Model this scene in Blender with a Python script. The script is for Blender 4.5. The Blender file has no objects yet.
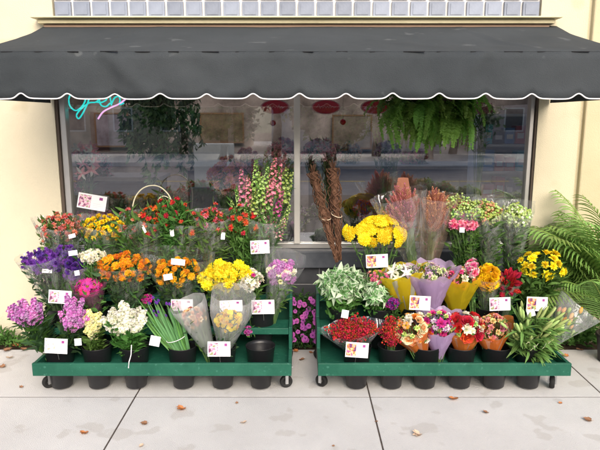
import bpy, math, random
from mathutils import Vector, Matrix, noise
PI = math.pi
rnd = random.Random(7)
scene = bpy.context.scene
C = scene.collection

# ------------------------------------------------------------------ camera
CAMY, CAMH, PITCH, F = -4.1, 1.6, math.radians(10.4), 585.0
def at(px, py, Y):
    """world point at depth Y that appears at pixel px,py of the 600x450 photograph"""
    dx, dz = (px-300)/F, (225-py)/F
    cp, sp = math.cos(PITCH), math.sin(PITCH)
    d = Vector((dx, cp+dz*sp, -sp+dz*cp))
    return Vector((0, CAMY, CAMH)) + d*((Y-CAMY)/d.y)
def ground(px, py, z=0.0):
    dx, dz = (px-300)/F, (225-py)/F
    cp, sp = math.cos(PITCH), math.sin(PITCH)
    d = Vector((dx, cp+dz*sp, -sp+dz*cp))
    return Vector((0, CAMY, CAMH)) + d*((z-CAMH)/d.z)
def mpp(Y, z=0.5):
    return ((Y-CAMY)*math.cos(PITCH)+(CAMH-z)*math.sin(PITCH))/F
cam = bpy.data.cameras.new('camera'); cam_o = bpy.data.objects.new('camera', cam); C.objects.link(cam_o)
cam.sensor_width = 36; cam.lens = F/600*36; cam.clip_end = 500; cam.clip_start = .05
cam_o.location = (0, CAMY, CAMH); cam_o.rotation_euler = (PI/2-PITCH, math.radians(0), 0)
scene.camera = cam_o

# ------------------------------------------------------------------ materials
MATS = {}
def srgb(r, g, b):
    f = lambda c: (c/255/12.92) if c <= 10 else (((c/255)+.055)/1.055)**2.4
    return (f(r), f(g), f(b))
def mat(name, col, rough=.6, var=.12, nscale=20, nvar=.15, trans=0.0, spec=.3, metal=0, bump=0, bscale=60, hue=0.0, coord='Object', emit=None):
    if name in MATS: return MATS[name]
    m = bpy.data.materials.new(name); m.use_nodes = True
    nt = m.node_tree; N = nt.nodes; L = nt.links; N.clear()
    out = N.new('ShaderNodeOutputMaterial')
    p = N.new('ShaderNodeBsdfPrincipled')
    p.inputs['Roughness'].default_value = rough; p.inputs['Metallic'].default_value = metal
    p.inputs['Specular IOR Level'].default_value = spec
    hsv = N.new('ShaderNodeHueSaturation'); hsv.inputs['Color'].default_value = (*col, 1)
    oi = N.new('ShaderNodeObjectInfo'); tc = N.new('ShaderNodeTexCoord')
    nz = N.new('ShaderNodeTexNoise'); nz.inputs['Scale'].default_value = nscale; nz.inputs['Detail'].default_value = 5
    L.new(tc.outputs[coord], nz.inputs['Vector'])
    a = N.new('ShaderNodeMath'); a.operation = 'MULTIPLY_ADD'; L.new(oi.outputs['Random'], a.inputs[0]); a.inputs[1].default_value = 2*var; a.inputs[2].default_value = 1-var-nvar
    b = N.new('ShaderNodeMath'); b.operation = 'MULTIPLY_ADD'; L.new(nz.outputs['Fac'], b.inputs[0]); b.inputs[1].default_value = 2*nvar; L.new(a.outputs[0], b.inputs[2])
    L.new(b.outputs[0], hsv.inputs['Value'])
    if hue:
        h = N.new('ShaderNodeMath'); h.operation = 'MULTIPLY_ADD'; L.new(oi.outputs['Random'], h.inputs[0]); h.inputs[1].default_value = 2*hue; h.inputs[2].default_value = .5-hue
        L.new(h.outputs[0], hsv.inputs['Hue'])
    L.new(hsv.outputs[0], p.inputs['Base Color'])
    if emit:
        p.inputs['Emission Color'].default_value = (*col, 1); p.inputs['Emission Strength'].default_value = emit
    if bump:
        n2 = N.new('ShaderNodeTexNoise'); n2.inputs['Scale'].default_value = bscale; n2.inputs['Detail'].default_value = 6
        L.new(tc.outputs[coord], n2.inputs['Vector'])
        bp = N.new('ShaderNodeBump'); bp.inputs['Strength'].default_value = bump; bp.inputs['Distance'].default_value = .01
        L.new(n2.outputs['Fac'], bp.inputs['Height']); L.new(bp.outputs[0], p.inputs['Normal'])
    if trans:
        tr = N.new('ShaderNodeBsdfTranslucent'); L.new(hsv.outputs[0], tr.inputs['Color'])
        mx = N.new('ShaderNodeMixShader'); mx.inputs[0].default_value = trans
        L.new(p.outputs[0], mx.inputs[1]); L.new(tr.outputs[0], mx.inputs[2]); L.new(mx.outputs[0], out.inputs[0])
    else: L.new(p.outputs[0], out.inputs[0])
    MATS[name] = m; return m
def film(name, tint=(.97,.98,.98), body=.035, gloss=.15, white=(.85,.86,.88)):
    """clear or tinted cellophane with crinkles"""
    if name in MATS: return MATS[name]
    m = bpy.data.materials.new(name); m.use_nodes = True
    nt = m.node_tree; N = nt.nodes; L = nt.links; N.clear()
    out = N.new('ShaderNodeOutputMaterial'); t = N.new('ShaderNodeBsdfTransparent'); t.inputs[0].default_value = (*tint, 1)
    g = N.new('ShaderNodeBsdfGlossy'); g.inputs['Roughness'].default_value = .14; g.inputs['Color'].default_value = (.9,.92,.95,1)
    d = N.new('ShaderNodeBsdfDiffuse'); d.inputs[0].default_value = (*white, 1)
    tr = N.new('ShaderNodeBsdfTranslucent'); tr.inputs[0].default_value = (*white, 1)
    dm = N.new('ShaderNodeMixShader'); dm.inputs[0].default_value = .5; L.new(d.outputs[0], dm.inputs[1]); L.new(tr.outputs[0], dm.inputs[2])
    tc = N.new('ShaderNodeTexCoord'); nz = N.new('ShaderNodeTexNoise'); nz.inputs['Scale'].default_value = 9; nz.inputs['Detail'].default_value = 2.5; nz.inputs['Roughness'].default_value = .45; nz.inputs['Distortion'].default_value = 1.2
    mpg = N.new('ShaderNodeMapping'); mpg.inputs['Scale'].default_value = (1.6, 1.6, .45); L.new(tc.outputs['Object'], mpg.inputs[0]); L.new(mpg.outputs[0], nz.inputs['Vector'])
    bp = N.new('ShaderNodeBump'); bp.inputs['Strength'].default_value = .9; bp.inputs['Distance'].default_value = .035; L.new(nz.outputs['Fac'], bp.inputs['Height']); L.new(bp.outputs[0], g.inputs['Normal'])
    cr = N.new('ShaderNodeMapRange'); cr.inputs[1].default_value = .52; cr.inputs[2].default_value = .72; cr.inputs[3].default_value = body; cr.inputs[4].default_value = min(1, body+.22)
    L.new(nz.outputs['Fac'], cr.inputs[0])
    m1 = N.new('ShaderNodeMixShader'); L.new(cr.outputs[0], m1.inputs[0]); L.new(t.outputs[0], m1.inputs[1]); L.new(dm.outputs[0], m1.inputs[2])
    lw = N.new('ShaderNodeLayerWeight'); lw.inputs[0].default_value = .35
    k = N.new('ShaderNodeMath'); k.operation = 'MULTIPLY_ADD'; L.new(lw.outputs['Facing'], k.inputs[0]); k.inputs[1].default_value = gloss*1.3; k.inputs[2].default_value = gloss*.35
    m2 = N.new('ShaderNodeMixShader'); L.new(k.outputs[0], m2.inputs[0]); L.new(m1.outputs[0], m2.inputs[1]); L.new(g.outputs[0], m2.inputs[2])
    L.new(m2.outputs[0], out.inputs[0]); MATS[name] = m; return m
def glassmat(name, refl=.19, tint=(.97,.98,.98)):
    m = bpy.data.materials.new(name); m.use_nodes = True
    nt = m.node_tree; N = nt.nodes; L = nt.links; N.clear()
    out = N.new('ShaderNodeOutputMaterial'); t = N.new('ShaderNodeBsdfTransparent'); t.inputs[0].default_value = (*tint, 1)
    g = N.new('ShaderNodeBsdfGlossy'); g.inputs['Roughness'].default_value = .012; g.inputs['Color'].default_value = (1,1,1,1)
    lw = N.new('ShaderNodeLayerWeight'); lw.inputs[0].default_value = .3
    k = N.new('ShaderNodeMath'); k.operation = 'MULTIPLY_ADD'; L.new(lw.outputs['Fresnel'], k.inputs[0]); k.inputs[1].default_value = .8; k.inputs[2].default_value = refl; k.use_clamp = True
    mx = N.new('ShaderNodeMixShader'); L.new(k.outputs[0], mx.inputs[0]); L.new(t.outputs[0], mx.inputs[1]); L.new(g.outputs[0], mx.inputs[2]); L.new(mx.outputs[0], out.inputs[0])
    return m
def noisy(name, c1, c2, scale=3, rough=.85, bump=.15, bscale=80, detail=8, lo=.35, hi=.65, spots=None, coord='Object'):
    m = bpy.data.materials.new(name); m.use_nodes = True
    nt = m.node_tree; N = nt.nodes; L = nt.links; N.clear()
    out = N.new('ShaderNodeOutputMaterial'); p = N.new('ShaderNodeBsdfPrincipled'); p.inputs['Roughness'].default_value = rough; p.inputs['Specular IOR Level'].default_value = .25
    tc = N.new('ShaderNodeTexCoord'); nz = N.new('ShaderNodeTexNoise'); nz.inputs['Scale'].default_value = scale; nz.inputs['Detail'].default_value = detail; nz.inputs['Roughness'].default_value = .65
    L.new(tc.outputs[coord], nz.inputs['Vector'])
    r = N.new('ShaderNodeValToRGB'); r.color_ramp.elements[0].position = lo; r.color_ramp.elements[1].position = hi
    r.color_ramp.elements[0].color = (*c1, 1); r.color_ramp.elements[1].color = (*c2, 1); L.new(nz.outputs['Fac'], r.inputs[0])
    col = r.outputs[0]
    if spots:
        sc, sz, cc, amt = spots
        v = N.new('ShaderNodeTexNoise'); v.inputs['Scale'].default_value = sc; v.inputs['Detail'].default_value = 3; L.new(tc.outputs[coord], v.inputs['Vector'])
        mr = N.new('ShaderNodeMapRange'); mr.inputs[1].default_value = sz; mr.inputs[2].default_value = sz+.04; mr.inputs[3].default_value = 0; mr.inputs[4].default_value = amt; L.new(v.outputs['Fac'], mr.inputs[0])
        mx = N.new('ShaderNodeMix'); mx.data_type = 'RGBA'; L.new(mr.outputs[0], mx.inputs['Factor']); L.new(col, mx.inputs['A']); mx.inputs['B'].default_value = (*cc, 1); col = mx.outputs['Result']
    L.new(col, p.inputs['Base Color'])
    n2 = N.new('ShaderNodeTexNoise'); n2.inputs['Scale'].default_value = bscale; n2.inputs['Detail'].default_value = 6; L.new(tc.outputs[coord], n2.inputs['Vector'])
    bp = N.new('ShaderNodeBump'); bp.inputs['Strength'].default_value = bump; bp.inputs['Distance'].default_value = .01; L.new(n2.outputs['Fac'], bp.inputs['Height']); L.new(bp.outputs[0], p.inputs['Normal'])
    L.new(p.outputs[0], out.inputs[0]); MATS[name] = m; return m

# ------------------------------------------------------------------ mesh builder
class MB:
    def __init__(s): s.v = []; s.f = []; s.m = []
    def quadstrip(s, rows, mi=0, close=False):
        b = len(s.v); n = len(rows[0])
        for r in rows: s.v.extend(r)
        for i in range(len(rows)-1):
            for j in range(n if close else n-1):
                k = (j+1) % n
                s.f.append((b+i*n+j, b+i*n+k, b+(i+1)*n+k, b+(i+1)*n+j)); s.m.append(mi)
    def box(s, x0, x1, y0, y1, z0, z1, mi=0, M=None):
        b = len(s.v)
        P = [Vector(p) for p in ((x0,y0,z0),(x1,y0,z0),(x1,y1,z0),(x0,y1,z0),(x0,y0,z1),(x1,y0,z1),(x1,y1,z1),(x0,y1,z1))]
        if M: P = [M @ p for p in P]
        s.v.extend(P)
        for f in ((3,2,1,0),(4,5,6,7),(0,1,5,4),(1,2,6,5),(2,3,7,6),(3,0,4,7)):
            s.f.append(tuple(b+i for i in f)); s.m.append(mi)
    def poly_prism(s, pts, x0, x1, mi=0):
        """pts in (y,z), extruded along x"""
        b = len(s.v); n = len(pts)
        for x in (x0, x1):
            for (y, z) in pts: s.v.append(Vector((x, y, z)))
        s.f.append(tuple(b+i for i in range(n))); s.m.append(mi)
        s.f.append(tuple(b+n+i for i in reversed(range(n)))); s.m.append(mi)
        for i in range(n):
            j = (i+1) % n; s.f.append((b+j, b+i, b+n+i, b+n+j)); s.m.append(mi)
    def tube(s, pts, r, seg=6, mi=0, cap=True):
        rows = []; n = len(pts)
        rr = r if isinstance(r, (list, tuple)) else [r]*n
        for i, p in enumerate(pts):
            t = (pts[min(i+1, n-1)]-pts[max(i-1, 0)])
            if t.length < 1e-9: t = Vector((0,0,1))
            t.normalize(); u = t.orthogonal().normalized() if abs(t.z) > .99 else t.cross(Vector((0,0,1))).normalized(); w = t.cross(u)
            rows.append([p+(u*math.cos(a)+w*math.sin(a))*rr[i] for a in [2*PI*k/seg for k in range(seg)]])
        b = len(s.v); s.quadstrip(rows, mi, True)
        if cap:
            s.f.append(tuple(b+k for k in reversed(range(seg)))); s.m.append(mi)
            s.f.append(tuple(b+(n-1)*seg+k for k in range(seg))); s.m.append(mi)
    def lathe(s, prof, seg=16, mi=0, M=None, cap=True):
        rows = [[Vector((r*math.cos(2*PI*k/seg), r*math.sin(2*PI*k/seg), z)) for k in range(seg)] for r, z in prof]
        if M: rows = [[M @ p for p in r] for r in rows]
        b = len(s.v); s.quadstrip(rows, mi, True)
        if cap:
            n = len(prof)
            if prof[0][0] > 1e-4: s.f.append(tuple(b+k for k in reversed(range(seg)))); s.m.append(mi)
            if prof[-1][0] > 1e-4: s.f.append(tuple(b+(n-1)*seg+k for k in range(seg))); s.m.append(mi)
    def petal(s, M, L, W, curl=.2, cup=.15, mi=0, seg=3, tip=.6, base=.25, mi2=None):
        rows = []
        for i in range(seg+1):
            t = i/seg
            w = W*(base*(1-t)+math.sin(PI*min(1, t**tip*.93+.02)))*.5 if i < seg else W*.06
            x = L*t; z = curl*L*t*t
            rows.append([M @ Vector((x, -w, z+cup*w)), M @ Vector((x, 0, z)), M @ Vector((x, w, z+cup*w))])
        if mi2 is None: s.quadstrip(rows, mi)
        else:
            b = len(s.v)
            for r in rows: s.v.extend(r)
            for i in range(seg):
                for j in range(2):
                    s.f.append((b+i*3+j, b+i*3+j+1, b+i*3+j+4, b+i*3+j+3)); s.m.append(mi2 if i == seg-1 or (i+j) % 2 else mi)
    def ball(s, c, r, mi=0, seg=6, rings=4, sz=1):
        s.lathe([(max(1e-5, r*math.sin(PI*i/rings)), -r*sz*math.cos(PI*i/rings)) for i in range(rings+1)], seg, mi, Matrix.Translation(c), cap=False)
    def mesh(s, name, mats, smooth=False):
        me = bpy.data.meshes.new(name); me.from_pydata([tuple(p) for p in s.v], [], s.f)
        for m in mats: me.materials.append(m)
        me.polygons.foreach_set('material_index', s.m)
        if smooth: me.polygons.foreach_set('use_smooth', [True]*len(s.f))
        me.update(); return me
    def build(s, name, mats, parent=None, smooth=False, loc=None):
        if not isinstance(mats, (list, tuple)): mats = [mats]
        o = bpy.data.objects.new(name, s.mesh(name, mats, smooth)); C.objects.link(o)
        if parent: o.parent = parent
        if loc is not None: o.location = loc
        return o
def bevel(o, w=.004, seg=2):
    md = o.modifiers.new('bevel', 'BEVEL'); md.width = w; md.segments = seg; md.limit_method = 'ANGLE'; return o
def tag(o, label=None, cat=None, group=None, kind=None):
    if label: o['label'] = label
    if cat: o['category'] = cat
    if group: o['group'] = group
    if kind: o['kind'] = kind
    return o
def empty(name, loc, label, cat, group=None):
    o = bpy.data.objects.new(name, None); C.objects.link(o); o.location = loc; o.empty_display_size = .05
    return tag(o, label, cat, group)
def inst(name, me, parent, loc, rot=None, sc=1):
    o = bpy.data.objects.new(name, me); C.objects.link(o)
    if parent: o.parent = parent
    M = (rot.to_4x4() if rot is not None else Matrix.Identity(4))
    o.matrix_local = Matrix.Translation(loc) @ M @ (Matrix.Diagonal((*sc, 1)) if isinstance(sc, (tuple, list)) else Matrix.Scale(sc, 4))
    return o
def aim(d, spin=0):
    """rotation that turns +Z to d"""
    return (Vector((0,0,1)).rotation_difference(Vector(d).normalized()).to_matrix() @ Matrix.Rotation(spin, 3, 'Z'))
def copy_tree(o, parent=None):
    c = o.copy(); C.objects.link(c); c.parent = parent
    for ch in list(o.children): copy_tree(ch, c)
    return c
RX = lambda a: Matrix.Rotation(a, 4, 'X'); RY = lambda a: Matrix.Rotation(a, 4, 'Y'); RZ = lambda a: Matrix.Rotation(a, 4, 'Z'); T = lambda *p: Matrix.Translation(p)

# ------------------------------------------------------------------ base materials
STUCCO = noisy('stucco', srgb(196,187,163), srgb(210,201,177), .9, .9, .35, 140, lo=.25, hi=.75, spots=(2.3, .60, srgb(182,170,138), .4))
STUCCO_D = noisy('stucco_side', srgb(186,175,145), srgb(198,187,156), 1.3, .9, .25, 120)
TRIMC = noisy('cream_trim', srgb(205,195,160), srgb(222,212,178), 3, .6, .1, 60)
CONC = noisy('concrete', (.51,.50,.495), (.66,.65,.645), 1.1, .9, .6, 220, lo=.25, hi=.7, spots=(5, .60, (.40,.37,.34), .35))
JOINT = noisy('joint_dirt', (.05,.04,.035), (.10,.08,.07), 20)
ASPH = noisy('asphalt', (.16,.155,.165), (.23,.225,.235), 2, .9, .5, 200)
SOIL = noisy('soil', (.03,.02,.014), (.09,.06,.04), 15, 1, 1, 60)
ALU = mat('aluminium', (.55,.54,.53), .35, 0, 8, .12, metal=.7)
BRONZE = mat('bronze_frame', (.10,.075,.06), .5, 0, 8, .1)
FABRIC = noisy('awning_fabric', (.032,.038,.043), (.060,.068,.075), 1.2, .85, .5, 300, lo=.25, hi=.8, spots=(6, .66, (.12,.13,.135), .55))
WHITETRIM = mat('white_trim', (.75,.73,.74), .7, 0, 30, .05)
GREEN = noisy('green_paint', (.008,.070,.044), (.020,.112,.072), 3.5, .42, .25, 35, spots=(45, .64, (.06,.19,.14), .5))
BLACKP = mat('black_plastic', (.012,.012,.014), .38, .15, 10, .15, spec=.5, bump=.05, bscale=40)
RUBBER = mat('rubber', (.015,.015,.015), .7)
STEEL = mat('zinc_steel', (.55,.55,.55), .35, metal=.8)
TILE = noisy('dark_tile', (.045,.048,.055), (.075,.078,.088), 5, .3, .05, 30)
GROUT = mat('grout', (.33,.33,.34), .8)
SILLM = noisy('slate_sill', (.07,.078,.095), (.11,.12,.14), 6, .45, .1, 40)
GREENS = [mat('leaf_a', (.075,.175,.035), .5, .2, 30, .3, .3, hue=.02), mat('leaf_b', (.14,.28,.07), .5, .2, 30, .3, .3, hue=.02), mat('leaf_c', (.055,.12,.05), .5, .2, 30, .3, .25)]
STEM = mat('stem', (.09,.17,.05), .5, .15)
CELLO = film('cellophane', body=.05, gloss=.22); CELLO2 = film('cloudy_cellophane', body=.13)
PETALS = {}
def pm(name):
    return MATS['petal_'+name]
for nm, c, h in [('salmon',(.62,.12,.07),.02),('red',(.58,.03,.035),.015),('crimson',(.42,.015,.045),.01),('scarlet',(.75,.05,.025),.02),('yellow',(.85,.60,.01),.015),('lemon',(.90,.80,.04),.01),
               ('gold',(.80,.42,.015),.02),('orange',(.80,.25,.025),.025),('amber',(.78,.33,.02),.025),('purple',(.10,.035,.26),.02),('violet',(.17,.05,.36),.02),('white',(.82,.80,.74),.01),
               ('cream',(.80,.76,.52),.01),('hotpink',(.78,.06,.30),.02),('pink',(.75,.24,.36),.02),('orchid',(.62,.20,.55),.02),('magenta',(.50,.04,.30),.02),('lilac',(.62,.36,.62),.02),
               ('blue',(.06,.08,.38),.02),('lime',(.42,.56,.13),.03),('palelime',(.55,.70,.28),.02),('peach',(.80,.42,.22),.02),('dustyred',(.62,.26,.22),.03),('rust',(.55,.28,.18),.03),
               ('petunia',(.62,.14,.56),.02),('ivory',(.80,.82,.60),.01),('silkpink',(.90,.42,.50),.02),('paleyellow',(.84,.80,.36),.01)]:
    mat('petal_'+nm, c, .6, .18, 40, .18, .28, spec=.2, hue=h)
CENTERS = mat('flower_centre', (.16,.10,.01), .8)
VARG = mat('variegated_green', (.13,.28,.10), .5, .15, 30, .2, .25); VARW = mat('variegated_white', (.54,.66,.46), .5, .1, 30, .1, .25)

# ------------------------------------------------------------------ flowers (unit radius, face +Z)
FC = {}
def flower(kind, cols, var=0):
    key = (kind, cols, var)
    if key in FC: return FC[key]
    r = random.Random(hash(kind) % 1 + var*31+len(kind)*7); b = MB(); sm = False
    ms = [pm(c) for c in cols]+[CENTERS]; ci = len(cols); k2 = lambda: r.randrange(len(cols))
    if kind == 'mum':
        for l in range(6):
            n = [20,20,18,17,14,10][l]; el = math.radians([-20,0,22,44,64,84][l]); L = [1,.97,.9,.8,.72,.62][l]
            for i in range(n):
                a = 2*PI*(i+.5*(l%2)+r.uniform(-.2,.2))/n
                M = T(0,0,.12*l*.5) @ RZ(a) @ T(.08*(l > 3),0,0) @ RY(-el-r.uniform(-.12,.12)) @ RX(r.uniform(-.4,.4))
                b.petal(M, L*r.uniform(.85,1.05), .25, -.25 if l < 3 else .45, .35, k2(), 2, 1.0, .5)
        b.ball(Vector((0,0,.3)), .3, 0, 8, 5)
    elif kind == 'pompon':
        N_ = 84
        for i in range(N_):
            z = 1-1.45*(i+.5)/N_; q = math.sqrt(max(0, 1-z*z)); a = i*2.39996; dv = Vector((q*math.cos(a), q*math.sin(a), z))
            Q = T(*(dv*.55)) @ (Vector((1,0,0)).rotation_difference(dv).to_matrix().to_4x4()) @ RX(r.uniform(0,6)) @ RY(r.uniform(-.4,.4))
            b.petal(Q, r.uniform(.36,.52), .27, r.uniform(-.5,.5), .4, k2(), 2, 1.3, .8)
        b.ball(Vector((0,0,0)), .62, 0, 8, 6)
    elif kind == 'daisy':
        for l in range(2):
            for i in range(13):
                M = T(0,0,.03*l) @ RZ(2*PI*(i+.5*l+r.uniform(-.2,.2))/13) @ RY(-.12-.25*l+r.uniform(-.1,.1)); b.petal(M, r.uniform(.85,1), .36, -.15, .1, k2(), 2, .8, .35)
        b.lathe([(.30,0),(.27,.12),(.12,.18),(1e-5,.2)], 8, ci)
    elif kind == 'ruffle':      # carnation / stock floret
        for l in range(4):
            n = 9-l*1
            for i in range(n):
                M = RZ(2*PI*(i+r.random())/n) @ RY(-.1-.38*l) @ RX(r.uniform(-.7,.7)); b.petal(M, .95-.12*l+r.uniform(-.1,.1), .62, r.uniform(-.2,.3), r.uniform(.1,.6), k2(), 2, 1.3, .3)
    elif kind == 'rose':
        for l in range(5):
            n = [6,5,5,4,3][l]; el = [.15,.55,.9,1.15,1.35][l]; L = [1,.95,.85,.75,.65][l]
            for i in range(n):
                M = T(0,0,-.1) @ RZ(2*PI*(i+.37*l)/n) @ T(.1,0,0) @ RY(-el); b.petal(M, L, .95-.1*l, .22, .5, k2(), 4, 1.0, .5)
        sm = True
    elif kind == 'alstro':
        for q in range(6):
            Q = RZ(2*PI*q/5+r.random()) @ RY((.75+r.uniform(-.3,.3)) if q else 0) @ T(0,0,.30+r.uniform(-.1,.15)); op = r.choice((.9,1.1,1.3))
            for i in range(6):
                M = Q @ RZ(2*PI*i/6) @ RY(-op+r.uniform(-.15,.15)); b.petal(M, r.uniform(.48,.66), .22, -.45, .3, k2(), 3, 1.0, .2)
    elif kind == 'spike':       # stock: dense florets round an axis 0..1 along z, radius .3
        for q in range(24):
            t = (q+.5)/24; a = q*2.4; rad = .16*(1.1-.6*t); 
            Q = T(rad*math.cos(a), rad*math.sin(a), t*.95) @ RZ(a) @ RY(PI/2-.5-.6*t)
            for i in range(7):
                M = Q @ RZ(2*PI*i/7+r.random()) @ RY(-.15-.5*(i%2)) @ RX(r.uniform(-.5,.5)); b.petal(M, .17*(1.15-.5*t), .15, r.uniform(-.3,.3), .3, k2() if t < .9 else 0, 2, 1.2, .35)
    elif kind == 'larkspur':
        for q in range(34):
            t = (q+.5)/34; a = q*2.4; rad = .07*(1.2-t)
            Q = T(rad*math.cos(a), rad*math.sin(a), t) @ RZ(a) @ RY(PI/2-.3)
            for i in range(5):
                M = Q @ RZ(2*PI*i/5+r.random()) @ RY(-.5); b.petal(M, .066*(1.2-.7*t), .055, .1, .3, k2(), 2, 1.1, .35)
    elif kind == 'yarrow':
        for q in range(70):
            rr = math.sqrt((q+.5)/70); a = q*2.4; z = .34*(1-rr*rr)
            b.ball(Vector((rr*math.cos(a), rr*math.sin(a), z+r.uniform(-.03,.03))), r.uniform(.11,.16), k2(), 5, 3, .7)
        b.lathe([(.05,-.5),(.35,-.15),(.95,-.04),(.9,.05),(.4,.25),(1e-5,.3)], 9, 0, cap=False)
    elif kind == 'bud':
        b.lathe([(.02,0),(.10,.12),(.145,.42),(.125,.78),(.05,1.0),(1e-5,1.05)], 6, 0); sm = True
    elif kind == 'lily':
        for i in range(6):
            M = RZ(2*PI*i/6) @ RY(-.75+.1*(i%2)); b.petal(M, 1, .36, -.5, .25, k2(), 4, .9, .2)
    elif kind == 'tulip':
        for l in range(2):
            for i in range(3):
                M = RZ(2*PI*(i+.5*l)/3) @ T(.12,0,0) @ RY(-1.38); b.petal(M, 1.2, .72, .12, .55, k2(), 5, .75, .5)
        sm = True
    elif kind == 'berries':
        for q in range(26):
            t = r.random(); a = r.random()*2*PI; rad = r.uniform(.05,.30)
            b.ball(Vector((rad*math.cos(a), rad*math.sin(a), t)), r.uniform(.045,.075), k2(), 6, 4)
        for q in range(9):
            a = q*2.4; b.tube([Vector((0,0,q*.1)), Vector((.28*math.cos(a), .28*math.sin(a), q*.1+.14))], .012, 4, ci)
        b.tube([Vector((0,0,-.1)), Vector((0,0,1))], .015, 4, ci)
    elif kind == 'sprig':       # feathery heather
        for q in range(46):
            t = (q+.5)/46; a = q*2.4; M = T(0,0,t) @ RZ(a) @ RY(-.75); b.petal(M, .30*(1.15-t)+.05, .05, .3, .1, k2(), 2, .8, .3)
        b.tube([Vector((0,0,0)), Vector((0,0,1))], .012, 4, ci)
    elif kind == 'bells':       # small rounded bells on a branching spray
        for q in range(20):
            t = r.random(); a = r.random()*2*PI; rad = r.uniform(.1,.42)*(1.1-.4*t)
            Q = T(rad*math.cos(a), rad*math.sin(a), t) @ RZ(a) @ RY(r.uniform(.2,1))
            b.lathe([(.02,0),(.085,.07),(.10,.15),(1e-5,.21)], 6, k2(), Q)
            b.tube([Vector((0,0,t*.7)), Q @ Vector((0,0,0))], .008, 3, ci, False)
    elif kind == 'varg':        # variegated rosette
        for l in range(2):
            for i in range(6):
                M = T(0,0,.08*l) @ RZ(2*PI*(i+.5*l)/6+r.uniform(-.2,.2)) @ RY(-.15-.4*l+r.uniform(-.5,.5)) @ RX(r.uniform(-.6,.6))
                b.petal(M, r.uniform(.55,1.15), .40, -.25, .3, 0, 3, .7, .3)
                b.petal(T(0,0,.012) @ M, r.uniform(.7,.9), .24, -.25, .3, 1, 3, .7, .3)
        ms = [VARW, VARG]
    elif kind == 'petunia':
        rows = []
        for (rr, z) in ((.05,-.5),(.16,-.1),(.55,.08),(1,.0)):
            rows.append([Vector((rr*(1+.07*math.cos(5*a))*math.cos(a), rr*(1+.07*math.cos(5*a))*math.sin(a), z+(.05*math.cos(10*a) if rr > .5 else 0))) for a in [2*PI*k/20 for k in range(20)]])
        b.quadstrip(rows, 0, True); sm = True; b.lathe([(.14,.0),(.05,.04),(1e-5,.04)], 6, len(cols)-1)
    me = b.mesh(kind, ms, sm); FC[key] = me; return me

def dome(n, rx, ry, rz, face=(0,-.72,.55), lim=-.15, r=rnd):
    face = Vector(face).normalized(); out = []
    tot = int(n*2/(1-lim))+2; ph = r.random()*6
    for i in range(tot):
        z = 1-2*(i+.5)/tot; a = i*2.39996+ph; q = math.sqrt(1-z*z)
        # pole along face
        t1 = face.orthogonal().normalized(); t2 = face.cross(t1)
        d = face*z+(t1*math.cos(a)+t2*math.sin(a))*q
        d = (d+Vector((r.uniform(-.12,.12), r.uniform(-.12,.12), r.uniform(-.12,.12)))).normalized()
        if z >= lim: out.append((Vector((d.x*rx, d.y*ry, d.z*rz)), d))
    return out[:n+1]

ROWS = {1:(-.80, .012), 2:(-.60, .185), 3:(-.43, .345)}   # bucket centre depth, bucket bottom height
BH = .255
def rootpt(px, row):
    Y, z0 = ROWS[row]; x = at(px, 330, Y).x
    p = at(px, 391 if row == 1 else 335, Y); return Vector((p.x, Y, z0+BH-.05))
def leafy(b, P, d, L, W, r, mi=0, curl=-.3):
    side = d.orthogonal().normalized(); side.rotate(Matrix.Rotation(r.random()*2*PI, 3, d))
    dirv = (d*r.uniform(.5,1.1)+side*r.uniform(.5,1)).normalized()
    q = Vector((1,0,0)).rotation_difference(dirv).to_matrix().to_4x4()
    b.petal(T(*P) @ q @ RX(r.uniform(-.6,.6)), L, W, curl, .3, mi, 3, .75, .3)
def cone_wrap(name, root, H, rx, ry, mats, parent, rtop=1.2, over=.35, open_front=.35, r=rnd, pts=0, r0=.025, start=.0, seg=36, fold=.06):
    """paper/film sleeve from root towards head; front rim lower than the back"""
    ax = (H-root); Ln = ax.length; a = ax.normalized()
    u = Vector((1,0,0)); u = (u-a*u.dot(a)).normalized(); w = a.cross(u)   # w points roughly away from / to camera
    if w.y > 0: w = -w
    b = MB(); rows = []; ph = r.random()*6; K = 9
    for i in range(K+1):
        t = i/K; row = []
        for k in range(seg):
            an = 2*PI*k/seg; front = max(0, math.sin(an))      # +w = front
            tp = 1+over*(1-front)-front*(over*(open_front*2-1) if open_front < .8 else .20*open_front)
            if pts: tp += .10*abs(math.sin(pts*an*.5+ph))
            s = start+(tp-start)*t
            rad = (r0+(rx*rtop-r0)*min(1.25, s)**1.15); rad2 = (r0+(ry*rtop-r0)*min(1.25, s)**1.15)
            wob = 1+fold*t*math.sin(7*an+ph)+fold*.5*t*math.sin(13*an+2*ph+t*4)
            row.append(root+a*(Ln*s)+u*(rad*wob*math.cos(an))+w*(rad2*wob*math.sin(an)))
        rows.append(row)
    rows = [[p-parent.location for p in row] for row in rows]
    b.quadstrip(rows, 0, True)
    o = b.build(name, mats, parent, True); return o

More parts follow.
